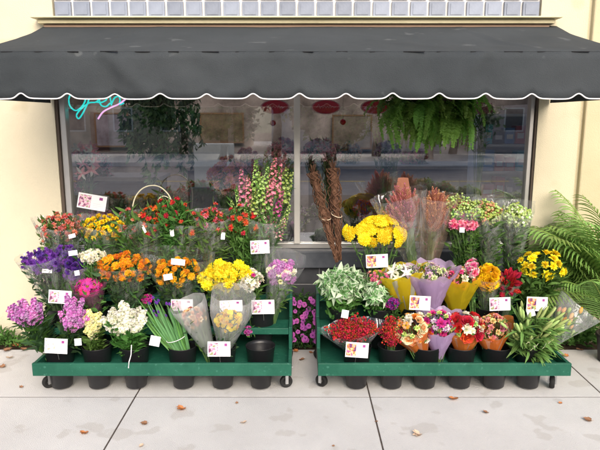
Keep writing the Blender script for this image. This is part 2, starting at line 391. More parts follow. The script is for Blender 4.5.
def bouquet(name, label, kind, cols, head, size, row, rootpx, n, fs, group='bouquets on the flower stands', leaves=90, leafL=.07, leafW=.018, wrap=None, mi=0, top_only=False,
            leafmat=0, extra=None, rtop=1.12, over=.16, cat='bouquet', HY=None, seed=None, partname='flower', pts=0, lim=-.15, droop=0, fold=.06, open_front=.35, lsp=(.35,.98)):
    r = random.Random(seed if seed is not None else sum(ord(c) for c in label))
    Y = (ROWS[row][0]-.03) if HY is None else HY
    n = int(n*(1.5 if kind != 'alstro' else 1.05))+1; spread = (.62, 1.2) if kind in ('alstro','varg','yarrow') else (.78, 1.12); leaves = int(leaves*2.4); fs *= 1.12
    root = rootpt(rootpx, row); H = at(head[0], head[1], Y); k = mpp(Y, H.z)
    rx, rz = size[0]*k, size[1]*k; ry = min(rx, .085)
    e = empty(name, root, label, cat, group)
    ds = dome(n, max(.005, rx-fs*.5), max(.01, ry-fs*.3), max(.005, rz-fs*.4), lim=lim, r=r)
    sb = MB(); lb = MB()
    up = (H-root).normalized()
    if kind == 'alstro': fs *= .84; n = int(n*1.7)
    kinds = [(a_, b_, c_*1.12) for a_, b_, c_ in kind] if isinstance(kind, list) else [(kind, cols, fs)]
    for i, (off, d) in enumerate(ds):
        kd, cl, f = kinds[i % len(kinds)]
        P = H+off*r.uniform(*spread)
        if kd in ('spike','larkspur','berries','sprig','bells','bud'):
            dirv = ((P-root).normalized()*1.2+d*(.6 if kd != 'bud' else .9)).normalized(); f *= r.uniform(.85,1.1); P = P-dirv*f*.5
        else: dirv = (d+Vector((0,-.15,.25))).normalized()
        nm = {'spike':'flower_spike','larkspur':'flower_spike','berries':'berry_sprig','sprig':'sprig','bud':'bud','varg':'leaf_rosette','bells':'flower_spray'}.get(kd, partname)
        inst(nm, flower(kd, cl, i % 3), e, P-root, aim(dirv, r.random()*6), f*r.uniform(.70,1.18))
        base = Vector((r.uniform(-.02,.02), r.uniform(-.02,.02), -.12)); mid = base.lerp(P-root, .55)+Vector((0,.01,.01))
        sb.tube([base, mid, P-root], .0022, 4, 0, False)
        for j in range(max(1, leaves//len(ds))):
            t = r.uniform(*lsp); Q = (base.lerp(mid, t/.55) if t < .55 else mid.lerp(P-root, (t-.55)/.45))+Vector((r.gauss(0,.016), r.gauss(0,.016), 0))
            leafy(lb, Q, (P-root-base).normalized(), leafL*r.uniform(.6,1.15), leafW*r.uniform(.7,1.2), r, r.choice((0,0,1)))
    sb.build('stems', STEM, e)
    G = [(GREENS[0], GREENS[1]), (GREENS[1], GREENS[0]), (GREENS[2], GREENS[0])][leafmat]
    if lb.f: lb.build('leaves', list(G), e)
    if wrap:
        for q, wr in enumerate(wrap if isinstance(wrap, list) else [wrap]):
            cone_wrap('wrap', root+Vector((0,0,-.03)), H, rx*(1+.05*q), ry*(1+.05*q), wr, e, rtop-.1*q, over-.12*q, open_front+.1*q, r, pts, fold=fold)
    return e

# ================================================================== SETTING
jy = ground(135, 397).y; jx1 = ground(135, 397).x; jx2 = ground(370, 397).x; SP = jx2-jx1
BED = -.22
b = MB(); g = .0045
xs = [jx1+SP*i for i in range(-9, 11)]
ysl = [jy-1.42*2, jy-1.42, jy, BED]
for i in range(len(xs)-1):
    for j in range(3):
        b.box(xs[i]+g, xs[i+1]-g, ysl[j]+g, ysl[j+1]-g, -.1, 0)
o = bevel(b.build('sidewalk', CONC), .001, 1); tag(o, kind='structure')
b = MB(); b.box(-14, 14, -8, BED, -.14, -.0015); tag(b.build('sidewalk_base', JOINT), kind='structure')
b = MB(); b.box(-14, 14, ysl[0]-.16, ysl[0]-.002, -.2, .0); tag(bevel(b.build('kerb', CONC), .02, 3), kind='structure')
b = MB(); b.box(-60, 60, -40, ysl[0]-.16, -.3, -.145); tag(b.build('road', ASPH), kind='structure')
b = MB(); b.box(-200, 200, -260, 100, -.5, -.31); tag(b.build('ground', SOIL), kind='structure')
b = MB(); b.box(-14, 14, BED, .0, -.13, -.02); tag(b.build('planting_bed', SOIL), kind='structure')
b = MB(); b.box(-60, 60, -22, -17, -.14, .01); tag(b.build('far_sidewalk', CONC), kind='structure')
b = MB()
for i in range(-12, 13): b.box(i*4, i*4+1.8, -12.05, -11.93, -.143, -.139)
tag(b.build('road_marking', mat('road_yellow', (.6,.42,.08), .8)), kind='structure')

# ------------------------------------------------------------------ building
wl, wr = at(55, 120, 0).x, at(538, 120, 0).x
zs_ = at(300, 249, 0).z; zt = at(300, 26, 0).z; ztr0 = at(300, 18, 0).z
shop = empty('shop_building', (0,0,0), 'cream stucco shop front with a wide display window and glass block transom', 'building')
b = MB(); TOP = 3.6
b.box(-9, wl, 0, .2, -.3, TOP); b.box(wr, 1.93, 0, .2, -.3, TOP)
b.box(wl, wr, 0, .2, zt-.05, ztr0-.005)
bl, br = at(53, 10, 0).x, at(541, 10, 0).x
CW = (br-bl)/26; RHT = CW*.92
b.box(wl, wr, .01, .2, ztr0+RHT*4+.01, TOP)
b.box(wl, bl-.003, 0, .2, ztr0-.005, ztr0+RHT*4+.01); b.box(br+.003, wr, 0, .2, ztr0-.005, ztr0+RHT*4+.01)
b.build('wall', STUCCO, shop)
b = MB(); b.box(1.95, 9, -.035, .2, -.3, TOP); bevel(b.build('wall_pier', STUCCO_D, shop), .01)
b = MB(); b.box(1.93, 1.95, .0, .2, -.3, TOP); b.build('wall_joint', STUCCO_D, shop)
b = MB(); b.box(wl-.06, wr+.18, -.05, .10, zs_-.13, zs_-.005); bevel(b.build('window_sill', SILLM, shop), .008)
b = MB()
tw = .305; x = wl; 
nrow = 4; zt0 = zs_-.13; th = zt0/nrow
nx = int((wr-wl)/tw)+1
for j in range(nrow):
    for i in range(nx):
        x0 = wl+i*tw; x1 = min(wr, x0+tw)
        b.box(x0+.004, x1-.004, .012, .05, zt0-th*(j+1)+.004, zt0-th*j-.004)
bevel(b.build('base_tiles', TILE, shop), .003, 1)
b = MB(); b.box(wl, wr, .02, .2, -.3, zs_-.135); b.build('base_wall', GROUT, shop)
b = MB(); z1 = ztr0-.004; z0 = at(300, 25, 0).z; xl, xr = at(37, 20, 0).x, at(556, 20, 0).x
b.box(xl, xr, -.11, -.001, z0+.03, z1); b.box(xl+.03, xr-.03, -.07, -.001, z0-.0, z0+.028); bevel(b.build('ledge', TRIMC, shop), .006)
b = MB(); b.box(xl+.06, xr-.06, -.045, -.001, z0-.05, z0-.002); b.build('flashing', mat('flashing', (.30,.20,.14), .7), shop)
# transom of glass blocks
tf = MB(); tf.box(bl, br, .03, .10, ztr0-.003, ztr0+RHT*4); tfo = tf.build('transom_mortar', mat('mortar', (.80,.79,.78), .8), shop)
gb = MB(); h = CW/2-.009; hz = RHT/2-.009
gb.box(-h, h, -.02, .0, -hz, hz); gb.box(-h*.72, h*.72, -.024, -.0205, -hz*.72, hz*.72)
GBM = mat('glass_block', (.22,.25,.32), .4, .15, 14, .25, spec=.25, bump=.3, bscale=18)
gme = gb.mesh('glass_block', [GBM])
for j in range(3):
    for i in range(26):
        o = inst('glass_block', gme, tfo, Vector((bl+CW*(i+.5), .028, ztr0+RHT*(j+.5))))
# window frame
b = MB(); d0, d1 = .03, .10
def vbar(px0, px1, m, nm, y0=d0, y1=d1, par=shop):
    q = MB(); x0, x1 = at(px0, 150, 0).x, at(px1, 150, 0).x
    q.box(x0, x1, y0, y1, zs_-.004, zt-.052); return bevel(q.build(nm, m, par), .004)
fr = MB(); fr.box(wl+.05, wr-.035, .035, .10, zs_-.003, zs_+.035); fr.box(wl+.05, wr-.035, .035, .10, zt-.09, zt-.052)
wf = bevel(fr.build('window_frame', ALU, shop), .003)
vbar(56, 59.8, BRONZE, 'jamb', .012, .12); vbar(60, 66, ALU, 'jamb', .03, .10); vbar(534, 538, BRONZE, 'jamb', .012, .12); vbar(529.5, 533.8, ALU, 'jamb', .03, .10)
q = MB(); cx = at(297, 150, 0).x; q.box(cx-.022, cx+.022, .0, .10, zs_+.036, zt-.091); bevel(q.build('mullion', mat('mullion_metal', (.72,.70,.67), .45, 0, 8, .1, metal=.3), shop), .005)
GL = glassmat('window_glass')
for x0, x1 in ((at(66,150,0).x, cx-.022), (cx+.022, at(529.5,150,0).x)):
    q = MB(); q.box(x0, x1, .06, .066, zs_+.036, zt-.091); q.build('window_pane', GL, shop)
# interior
INW = noisy('interior_wall', (.07,.055,.05), (.34,.29,.28), 1.3, .8, lo=.38, hi=.62); INF = noisy('interior_floor', (.10,.07,.05), (.15,.11,.08), 4, .5)
b = MB(); b.box(-3.2, 3.2, 3.9, 4.0, -.02, 2.8); b.box(-3.3, -3.2, .2, 4, -.02, 2.8); b.box(3.2, 3.3, .2, 4, -.02, 2.8); b.build('interior_wall', INW, shop)
b = MB(); b.box(-3.3, 3.3, .2, 4, -.1, -.021); b.build('interior_floor', INF, shop)
b = MB(); b.box(-3.3, 3.3, .2, .4, 2.801, 2.9); b.box(-3.3, 3.3, 3.0, 4, 2.801, 2.9); b.box(-3.3,-2.9,.4,3.0,2.801,2.9); b.box(2.9,3.3,.4,3.0,2.801,2.9); b.build('ceiling', mat('ceiling_paint', (.35,.32,.30), .9), shop)  # middle left open: invented skylight, added to let daylight into the shop
b = MB(); b.box(wl-.1, wr+.1, .205, .75, zs_-.1, zs_-.02); bevel(b.build('display_shelf', noisy('shelf_wood', (.10,.07,.06), (.16,.12,.10), 8, .5), shop), .004)
# roof behind
b = MB(); b.box(-9, 9, .2, .3, TOP-.1, TOP+.1); b.box(-9, 9, 3.2, 9, TOP-.1, TOP+.1); b.box(-9, -3.1, .3, 3.2, TOP-.1, TOP+.1); b.box(3.1, 9, .3, 3.2, TOP-.1, TOP+.1); b.build('roof', TRIMC, shop)  # matching roof opening, also made up so sky light reaches the interior

# ------------------------------------------------------------------ awning
YF = -1.02
aw = empty('awning', (0,-.01,at(300,27,0).z), 'dark grey fabric awning with a scalloped white edged valance over the window', 'awning')
AL = aw.location
xa, xb = at(45, 27, -.01).x, at(556, 27, -.01).x
zA = at(300, 26.5, 0).z; zB = at(300, 51.5, YF).z; zC = at(300, 98.2, YF).z
def cloth(nu, nv, fn, th, nm, m, close_th=Vector((0,0,-1))):
    q = MB(); rows = []
    for i in range(nv+1): rows.append([fn(j/nu, i/nv)-AL for j in range(nu+1)])
    q.quadstrip(rows)
    o = q.build(nm, m, aw, True); md = o.modifiers.new('solid', 'SOLIDIFY'); md.thickness = th; md.offset = 0; return o
def canopy(u, t):
    x = xa+(xb-xa)*u; y = -.012+(YF+.012)*t
    z = zA+(zB-zA)*t-.022*math.sin(PI*t)-.008*math.sin(PI*t)*math.sin(u*PI*6)+.018*math.sin(PI*t)*noise.noise(Vector((x*2.5, t*3, 0)))+.016*math.exp(-((x+.9+.35*t)/.025)**2)*math.sin(PI*t)+.016*math.exp(-((x-1.05-.2*t)/.025)**2)*math.sin(PI*t)+.008*math.sin(PI*t)*noise.noise(Vector((x*9, t*6, 3)))
    return Vector((x, y, z))
cloth(160, 14, canopy, .004, 'canopy', FABRIC)
pxs = 46.0; peaks0 = at(299.5, 99, YF).x; spc = at(345.8, 99, YF).x-peaks0
def edge(x):
    f = ((x-peaks0)/spc+.5) % 1-.5
    return zC+(.025+.005*noise.noise(Vector((round((x-peaks0)/spc)*3.7, 0, 1))))*math.exp(-(f/.125)**2)+.001*math.cos(2*PI*f)+.003*noise.noise(Vector((x*4, 2, 1)))
def vfn(u, t):
    x = xa+(xb-xa)*u; z = zB-.002+(edge(x)-zB+.002)*t
    return Vector((x, YF-.006-.010*t*math.sin(x*2.1)-.007*noise.noise(Vector((x*3.5, t*1.2, 5)))*1.2-.004*t*math.sin(x*9)-.022*math.exp(-((x-(-.15-.5*(t-.5)))/.06)**2)*t-.022*math.exp(-((x-.95+.2*t)/.04)**2)*(1-t)-.020*math.exp(-((x+1.0-.25*t)/.04)**2)-.014*noise.noise(Vector((x*7, t*2.0, 9))), z))
cloth(420, 6, vfn, .003, 'valance', FABRIC)
q = MB(); q.tube([vfn(u/600, 1)-AL+Vector((0,-.001,-.003)) for u in range(601)], .0038, 6); q.build('edge_trim', WHITETRIM, aw, True)
q = MB(); x = xa+.02
while x < xb-.3:
    L_ = .05+.07*rnd.random(); u = (x-xa)/(xb-xa)
    p = vfn(u, 0)-AL; q = MB(); q.box(p.x, p.x+L_, p.y-.0035, p.y+.002, p.z-.0015, p.z+.002); q.build('lacing', mat('lacing', (.008,.008,.01), .9), aw); x += .17
def side(xs_):
    def f(u, t):
        y = -.012+(YF+.012)*u; ztop = canopy(0, u).z; return Vector((xs_, y, ztop+(zC-ztop)*t))
    return f
cloth(10, 6, side(xa), .004, 'side_flap', FABRIC); cloth(10, 6, side(xb), .004, 'side_flap', FABRIC)
q = MB()
q.tube([Vector((xa+.03, YF+.02, zB-.02))-AL, Vector((xb-.03, YF+.02, zB-.02))-AL], .014, 8)
for x in (xa+.05, cx, xb-.05): q.tube([Vector((x, YF+.02, zB-.03))-AL, Vector((x, -.012, zB-.05))-AL], .012, 8)
q.build('frame', STEEL, aw, True)

# ------------------------------------------------------------------ flower stands
def make_stand(x0, x1, label, seed):
    e = empty('flower_stand', ((x0+x1)/2, -.63, 0), label, 'flower stand', 'green rolling flower stands'); W = (x1-x0)/2; O = Vector((0,-.63,0))
    def bx(nm, *a, par=e):
        q = MB(); xa_, xb_, ya, yb, za, zb = a; q.box(xa_, xb_, ya+.63, yb+.63, za, zb); return bevel(q.build(nm, GREEN, par), .003)
    zf0 = at(160, 375, -.93).z; zf1 = at(160, 362.5, -.93).z
    bx('front_panel', -W, W, -.945, -.925, zf0, zf1)
    bx('tray', -W+.021, W-.021, -.924, -.33, zf0+.01, zf0+.025)
    for s in (-1, 1):
        q = MB(); pts = [(-.924,zf0),(-.924,zf1-.004),(-.71,zf1-.004),(-.71,.345),(-.52,.345),(-.52,.50),(-.33,.50),(-.33,zf0)]
        pts = [(y+.63, z) for y, z in pts][::-1]
        xx = (-W, -W+.02) if s < 0 else (W-.02, W); q.poly_prism(pts, *xx); bevel(q.build('side_panel', GREEN, e), .002)
    bx('shelf', -W+.021, W-.021, -.70, -.531, .318, .331); bx('shelf_rail', -W+.021, W-.021, -.715, -.702, .300, .340)
    bx('shelf', -W+.021, W-.021, -.515, -.351, .468, .482); bx('shelf_rail', -W+.021, W-.021, -.530, -.517, .452, .494)
    bx('back_panel', -W+.021, W-.021, -.350, -.333, zf0+.03, .50)
    bx('divider', -.008, .008, -.69, -.352, zf0+.026, .317)
    for sx in (-1, 1):
        for y in (-.80, -.38):
            ca = bpy.data.objects.new('caster', None); C.objects.link(ca); ca.parent = e; ca.location = (sx*(W-(.02 if (seed, sx) == (1, 1) else .04)), y+.63, 0)
            sw = {(1,1):.25,(1,-1):.7,(2,-1):-.55,(2,1):1.2}[(seed, sx)]+(y > -.5)*.8; ca.rotation_euler = (0,0,sw)
            q = MB(); q.lathe([(.001,-.010),(.022,-.011),(.024,-.014),(.034,-.014),(.038,-.008),(.038,.008),(.034,.014),(.024,.014),(.022,.011),(.001,.010)], 20, 0, T(-.015,0,.039) @ RX(PI/2)); q.build('wheel', RUBBER, ca, True)
            q = MB(); q.lathe([(.001,-.0165),(.010,-.0165),(.010,.0165),(.001,.0165)], 12, 0, T(-.015,0,.039) @ RX(PI/2)); q.build('hub', STEEL, ca)
            q = MB()
            for t_ in (-1, 1): q.poly_prism([(-.004+t_*.02,.03),(.004+t_*.02,.03),(.004+t_*.02,zf0),(-.004+t_*.02,zf0)], -.024, -.006)
            q.box(-.032, .022, -.026, .026, zf0-.004, zf0+.004); q.build('bracket', STEEL, ca)
    return e
Xa0, Xa1 = at(32, 369, -.945).x, at(291.5, 369, -.945).x
Xb0, Xb1 = at(318, 369, -.945).x, at(571.5, 369, -.945).x
make_stand(Xa0, Xa1, 'green wooden tiered flower stand on casters, left of the two', 1)
make_stand(Xb0, Xb1, 'green wooden tiered flower stand on casters, right of the two', 2)

# buckets
bk = MB(); bk.lathe([(.056,0),(.060,.004),(.083,BH-.03),(.085,BH-.028),(.087,BH-.003),(.090,BH),(.086,BH+.001),(.080,BH-.02),(.056,.012),(.001,.010)], 28)
BME = bk.mesh('bucket', [BLACKP], True)
hd = MB(); hd.tube([Vector((.088*math.cos(a), -.088*math.sin(a)*.55-.05, BH-.02-.05*math.sin(a))) for a in [PI*i/14 for i in range(15)]], .0015, 5)
def bucket(px, row, label):
    Y, z0 = ROWS[row]; X = rootpt(px, row).x
    o = inst('bucket', BME, None, Vector((X, Y, z0)), Matrix.Rotation(rnd.random()*6, 3, 'Z'))
    tag(o, label, 'bucket', 'black buckets in the flower stands'); 
    return o
R1L = [63, 100, 137, 184, 223, 261]; R1R = [356, 391, 424, 459, 493, 527]
for px, what in zip(R1L, ['bunched pink stock', 'pale yellow stock', 'white stock', 'banded blue irises', 'two film sleeves', None]):
    bucket(px, 1, f'black bucket holding the {what}, front row, left stand' if what else 'empty black plastic bucket at the right end of the front row, left stand')
for px, what in zip(R1R, ['bright red berry sprigs', 'dark red twigs', 'peach and lavender wrapped bouquets', 'red and white roses', 'orange paper bouquet', 'green lily buds']):
    bucket(px, 1, f'black bucket holding the {what}, front row, right stand')
R2L = [62, 96, 131, 178, 222, 262]; R2R = [342, 379, 413, 449, 487, 530]
for px, what in zip(R2L, ['purple asters', 'white buttons and pink gerberas', 'orange mums', 'amber mums', 'large yellow mums', 'white and lilac flowers']):
    bucket(px, 2, f'black bucket, middle step of the left stand, under the {what}')
for px, what in zip(R2R, ['variegated foliage', 'white striped leaves', 'grey paper bouquet', 'lavender paper bouquet', 'golden roses', 'yellow freesias']):
    bucket(px, 2, f'black bucket on the middle step of the right stand under the {what}')
R3L = [68, 103, 148, 182, 215, 256]; R3R = [336, 377, 412, 436, 467, 500]
for px, what in zip(R3L, ['small salmon flowers', 'yellow daisies', 'orange red alstroemerias', 'scarlet topped leafy stems', 'rosy red alstroemerias', 'pink larkspur']):
    bucket(px, 3, f'black bucket, top step of the left stand, under the {what}')
for px, what in zip(R3R, ['twisted twig bundles', 'flat yellow yarrow', 'dusty red heather', 'brown heather cone', 'pink and lime bunch', 'pale green bells']):
    bucket(px, 3, f'black bucket on the top step of the right stand under the {what}')

# ================================================================== BOUQUETS
B = bouquet
# --- left stand, top row
B('bouquet', 'small salmon red bouquet in clear film, top left of the left stand', 'alstro', ('salmon','dustyred'), (62,229), (23,16), 3, 68, 62, .026, leaves=420, leafL=.05, leafW=.014, wrap=CELLO, leafmat=1, lsp=(.5,1.02))
B('bouquet', 'yellow daisy bouquet over thick green leaves, left of the red alstroemerias', 'ruffle', ('yellow','gold','lemon'), (104,229), (23,14), 3, 103, 48, .019, leaves=420, leafL=.06, leafW=.016, wrap=CELLO, lsp=(.3,.95))
B('bouquet', 'slender bunch of olive leaves with pale red tips beside the yellow daisies', 'alstro', ('salmon','dustyred'), (133,224), (14,18), 3, 146, 12, .024, leaves=260, leafL=.09, leafW=.016, leafmat=1, wrap=CELLO)
B('bouquet', 'orange red alstroemeria bouquet with long leaves under the wire arch', 'alstro', ('scarlet','orange','red'), (153,223), (15,17), 3, 150, 20, .032, leaves=300, leafL=.09, leafW=.016, leafmat=1, wrap=CELLO)
B('bouquet', 'tall leafy green bouquet topped with deep red flowers behind the amber mums', 'alstro', ('red','crimson'), (173,212), (16,15), 3, 176, 13, .030, leaves=380, leafL=.09, leafW=.018, leafmat=1)
B('bouquet', 'bushy green alstroemeria bunch with few red blooms and a small tag', 'alstro', ('red','salmon'), (187,225), (16,21), 3, 184, 9, .03, leaves=300, leafL=.08, leafW=.018, leafmat=1, wrap=CELLO)
B('bouquet', 'rosy red alstroemeria bouquet in a rounded clear sleeve, center of the left top row', 'alstro', ('salmon','pink','red'), (213,222), (17,17), 3, 214, 18, .032, leaves=330, leafL=.08, leafW=.018, leafmat=1, wrap=CELLO2, rtop=1.1)
B('bouquet', 'red and green bouquet just below the tall pink larkspur', 'alstro', ('scarlet','salmon'), (242,222), (16,16), 3, 244, 13, .03, leaves=260, leafL=.07, leafW=.018, leafmat=1)
# tall larkspur
def larkspur():
    root = rootpt(256, 3); e = empty('bouquet', root, 'tall bouquet of pink larkspur and lime bells rising in front of the window', 'bouquet', 'bouquets on the flower stands')
    r = random.Random(5); sb = MB(); lb = MB()
    tips = [(241,170,205,'p'),(248,178,210,'p'),(236,190,212,'g'),(256,160,190,'g'),(262,176,205,'g'),(270,180,215,'g'),(275,158,190,'p'),(272,178,205,'p'),(281,164,196,'p'),(287,168,200,'g'),(283,190,215,'m'),
            (292,172,205,'g'),(264,195,225,'w'),(254,188,215,'g'),(245,205,225,'g'),(277,206,232,'w'),(231,200,220,'g'),(250,200,230,'w'),(267,210,240,'p'),(290,205,228,'g'),(285,218,240,'w'),(259,172,200,'g'),(268,166,190,'g')]
    for i, (px, t, b_, c) in enumerate(tips):
        Y = -.43+r.uniform(-.07,.07); P1 = at(px, t, Y); P0 = at(px+(256-px)*.25, b_, Y)
        cols = {'p':('pink','silkpink'),'g':('lime','palelime'),'m':('magenta','pink'),'w':('ivory','pink')}[c]
        d = P1-P0; kind = 'larkspur'
        inst('flower_spike', flower(kind, cols, i % 3), e, P0-root, aim(d, r.random()*6), (d.length*1.4, d.length*1.4, d.length))
        base = Vector((r.uniform(-.02,.02), r.uniform(-.02,.02), -.12)); sb.tube([base, base.lerp(P0-root,.5), P0-root, P1-root], .002, 4, 0, False)
        for j in range(34):
            Q = base.lerp(P0-root, r.uniform(.4,1.25)); leafy(lb, Q, (P0-root).normalized(), r.uniform(.03,.08), .012, r, r.choice((0,1)))
    sb.build('stems', STEM, e); lb.build('leaves', [GREENS[1], GREENS[0]], e)
    cone_wrap('wrap', root, at(264,225,-.43), .14, .1, CELLO, e, 1.0, .2, .3)
larkspur()
# --- left stand, middle row
B('bouquet', 'dark purple aster bouquet with flat blooms at the far left edge of the left stand', 'mum', ('violet','purple'), (44,262), (21,13), 2, 62, 15, .028, leaves=220, leafL=.06, leafW=.012, wrap=CELLO, leafmat=2, seed=3)
B('bouquet', 'small violet statice bunch tucked behind the dark purple lisianthus', 'ruffle', ('violet','purple'), (66,252), (10,8), 2, 70, 14, .018, leaves=90, leafL=.05, leafW=.012, wrap=CELLO, HY=-.56)
B('bouquet', 'deep purple lisianthus bouquet in clear film above the hot pink gerberas', 'rose', ('purple','violet'), (77,268), (13,14), 2, 76, 12, .028, leaves=90, leafL=.05, leafW=.016, wrap=CELLO2, HY=-.62)
B('bouquet', 'small bunch of white button flowers under the yellow daisies', 'ruffle', ('white','cream'), (92,256), (13,7), 2, 94, 16, .021, leaves=140, leafL=.05, leafW=.014)
B('bouquet', 'hot pink gerbera bouquet above the pink stock with a white price card', 'daisy', ('hotpink','magenta'), (89,287), (14,9), 2, 98, 10, .033, leaves=120, leafL=.06, leafW=.018, wrap=film('pink_film', (.9,.55,.75), .25, .2, (.8,.35,.6)), HY=-.68)
B('bouquet', 'wide bouquet of burnt orange mums in clear film, middle of the left stand', 'pompon', ('orange','amber','gold'), (124,268), (28,15), 2, 131, 40, .021, leaves=320, leafL=.06, leafW=.02, wrap=CELLO, leafmat=2)
B('bouquet', 'amber yellow mums in a tall clear sleeve beside the orange mums', 'pompon', ('amber','gold'), (177,273), (25,14), 2, 178, 30, .020, leaves=260, leafL=.06, leafW=.02, wrap=CELLO, leafmat=2, over=.45, open_front=.6)
B('bouquet', 'bouquet of big lemon yellow mums above the yellow sleeve bouquet', 'pompon', ('lemon','yellow','lemon'), (227,277), (25,15), 2, 222, 13, .038, leaves=150, leafL=.06, leafW=.02, wrap=CELLO, HY=-.66)
B('bouquet', 'small white carnation bunch with magenta sprays right of the lemon yellow mums', [('ruffle',('white','cream'),.034),('ruffle',('white','ivory'),.022),('ruffle',('magenta','hotpink'),.020)], None, (249,281), (14,11), 2, 255, 14, .03, leaves=120, leafL=.05, leafW=.014, HY=-.66)
B('bouquet', 'white and lilac mum bouquet in clear film at the right edge of the left stand', [('pompon',('lilac','orchid'),.028),('pompon',('white','cream'),.022),('pompon',('lilac','orchid'),.028),('daisy',('paleyellow','white'),.022)], None, (282,273), (15,14), 2, 270, 14, .03, leaves=110, leafL=.05, leafW=.014, wrap=CELLO2, over=.4)
B('bouquet', 'small magenta statice sprig peeping out above the blue irises', 'ruffle', ('magenta','hotpink'), (147,299), (6,5), 2, 150, 6, .015, leaves=40, leafL=.04, leafW=.01)
B('bouquet', 'small magenta statice sprig hanging low behind the empty bucket', 'ruffle', ('magenta','orchid'), (248,331), (5,5), 2, 250, 5, .016, leaves=30, leafL=.04, leafW=.01, HY=-.70)
# --- left stand, front row
B('bouquet', 'loose orchid pink stock spilling left past the end of the left stand', 'spike', ('orchid','lilac'), (28,314), (24,15), 1, 58, 13, .085, leaves=150, leafL=.10, leafW=.026, leafmat=2, HY=-.80)
B('bouquet', 'upright orchid pink stock in the front left corner behind a price card', 'spike', ('orchid','lilac'), (74,317), (18,20), 1, 66, 13, .085, leaves=120, leafL=.09, leafW=.024, leafmat=2)
B('bouquet', 'small pale yellow stock bunch between the pink and white stock', 'spike', ('paleyellow','cream'), (93,326), (13,16), 1, 99, 9, .075, leaves=120, leafL=.06, leafW=.018, leafmat=0)
B('bouquet', 'full creamy white stock bouquet in the front row of the left stand', 'spike', ('white','ivory'), (126,322), (26,18), 1, 135, 24, .080, leaves=240, leafL=.08, leafW=.02, leafmat=0, HY=-.85)
# irises
def irises():
    root = rootpt(184, 1); e = empty('bouquet', root, 'banded bunch of long green iris leaves with blue tips leaning left', 'bouquet', 'bouquets on the flower stands')
    r = random.Random(9); lb = MB(); sb = MB()
    for i in range(46):
        s = r.uniform(-1,1); tp = at(158+s*20+r.uniform(-3,3), 306+abs(s+.2)*2+r.uniform(-7,16)+s*6, -.82+r.uniform(-.05,.04))
        base = Vector((s*.035+.02+r.uniform(-.01,.01), r.uniform(-.05,.03), -.03)); q = root+base
        d = tp-q; u = d.cross(Vector((0,1,0))).normalized()*.010*r.uniform(.7,1.2); bend = Vector((r.uniform(-.01,.01), -.012, 0))
        rows = []
        for k in range(6):
            t = k/5; w = (1-t**3)*.9+.08; P = base+d*t+bend*math.sin(PI*t); rows.append([P-u*w, P+Vector((0,.004,0)), P+u*w])
        lb.quadstrip(rows, r.choice((0,0,1)))
        if i % 3 == 0:
            P = tp-root; inst('flower', flower('tulip', ('blue','violet'), i % 3), e, P-d.normalized()*.01, aim(d), .017); sb.tube([base, P], .003, 5)
    lb.build('leaves', [mat('iris_leaf', (.11,.26,.10), .45, .2, 30, .2, .25), GREENS[1]], e); sb.build('stems', STEM, e)
    c = at(176, 338, -.84)-root; q = MB(); q.tube([c+Vector((.055*math.cos(a), .035*math.sin(a), .008*math.sin(a)+.018*math.cos(a))) for a in [2*PI*i/24 for i in range(25)]], .0022, 5); q.build('rubber_band', WHITETRIM, e, True)
irises()
def sleeve(label, head, size, rootpx, top, kind, n, fs, tr, over, seed, leaves=60):
    return B('bouquet', label, kind, None, head, size, 1, rootpx, n, fs, leaves=leaves, leafL=.05, leafW=.014, wrap=tr, rtop=1.25, over=over, open_front=.05, seed=seed, HY=-.84, leafmat=2, fold=.04)
sleeve('cloudy film sleeve of pale peach flowers leaning left in the front row', (194,317), (12,10), 214, None, [('ruffle',('peach','cream'),.022),('ruffle',('dustyred','peach'),.018)], 12, .02, film('sleeve_film', body=.34), .35, 4)
sleeve('clear film sleeve with small yellow flowers above a price card in the front row', (229,321), (14,10), 224, None, [('pompon',('lemon','yellow'),.017),('ruffle',('yellow','gold'),.018)], 20, .022, film('sleeve_film_clear', body=.24), .75, 6)
# --- right stand, top row
def twig(label, p0, p1, seed):
    Y = -.43; A, Z = at(*p0, Y), at(*p1, Y+.03); e = empty('twig_bundle', A, label, 'twig bundle', 'twisted twig bundles on the right stand')
    q = MB(); r = random.Random(seed); d = Z-A; u = d.orthogonal().normalized(); w = d.normalized().cross(u)
    for s in range(18):
        pts = []; rr = []; ph_ = r.uniform(0,9)
        for i in range(60):
            t = i/59; a = s*2*PI/18+t*(22 if s % 2 else -22)*.55+.5*math.sin(t*17+ph_); R_ = (.008+.024*min(1, t*1.5))*(1+.38*math.sin(t*27+ph_))
            pts.append(d*t+(u*math.cos(a)+w*math.sin(a))*R_); rr.append(.0026+.0009*math.sin(i*1.7+s))
        q.tube(pts, rr, 5)
    q.tube([d*0, d*1.0], [.012,.024], 8); q.build('twigs', noisy('twig_bark'+str(seed), (.07,.035,.02), (.18,.09,.055), 60, .8), e, True)
    for t0 in (.5,):
        q = MB()
        q.tube([d*(t0+.03*math.sin(a))+(u*math.cos(a)+w*math.sin(a))*(.012+.030*min(1, t0*1.4)) for a in [2*PI*i/20 for i in range(21)]], .003, 5)
        q.build('raffia_tie', mat('raffia', (.55,.45,.32), .8), e)
    q = MB()
    for i in range(20):
        q.tube([d*.97, d*(1.04+.05*r.random())+(u*r.uniform(-1,1)+w*r.uniform(-1,1))*.035], .0018, 4)
    q.build('twig_ends', MATS['twig_bark'+str(seed)], e)
twig('brown twisted twig bundle leaning left, nearer the window mullion', (337,262), (313,172), 1)
twig('brown twisted twig bundle standing upright left of the yellow yarrow', (340,260), (333,168), 2)
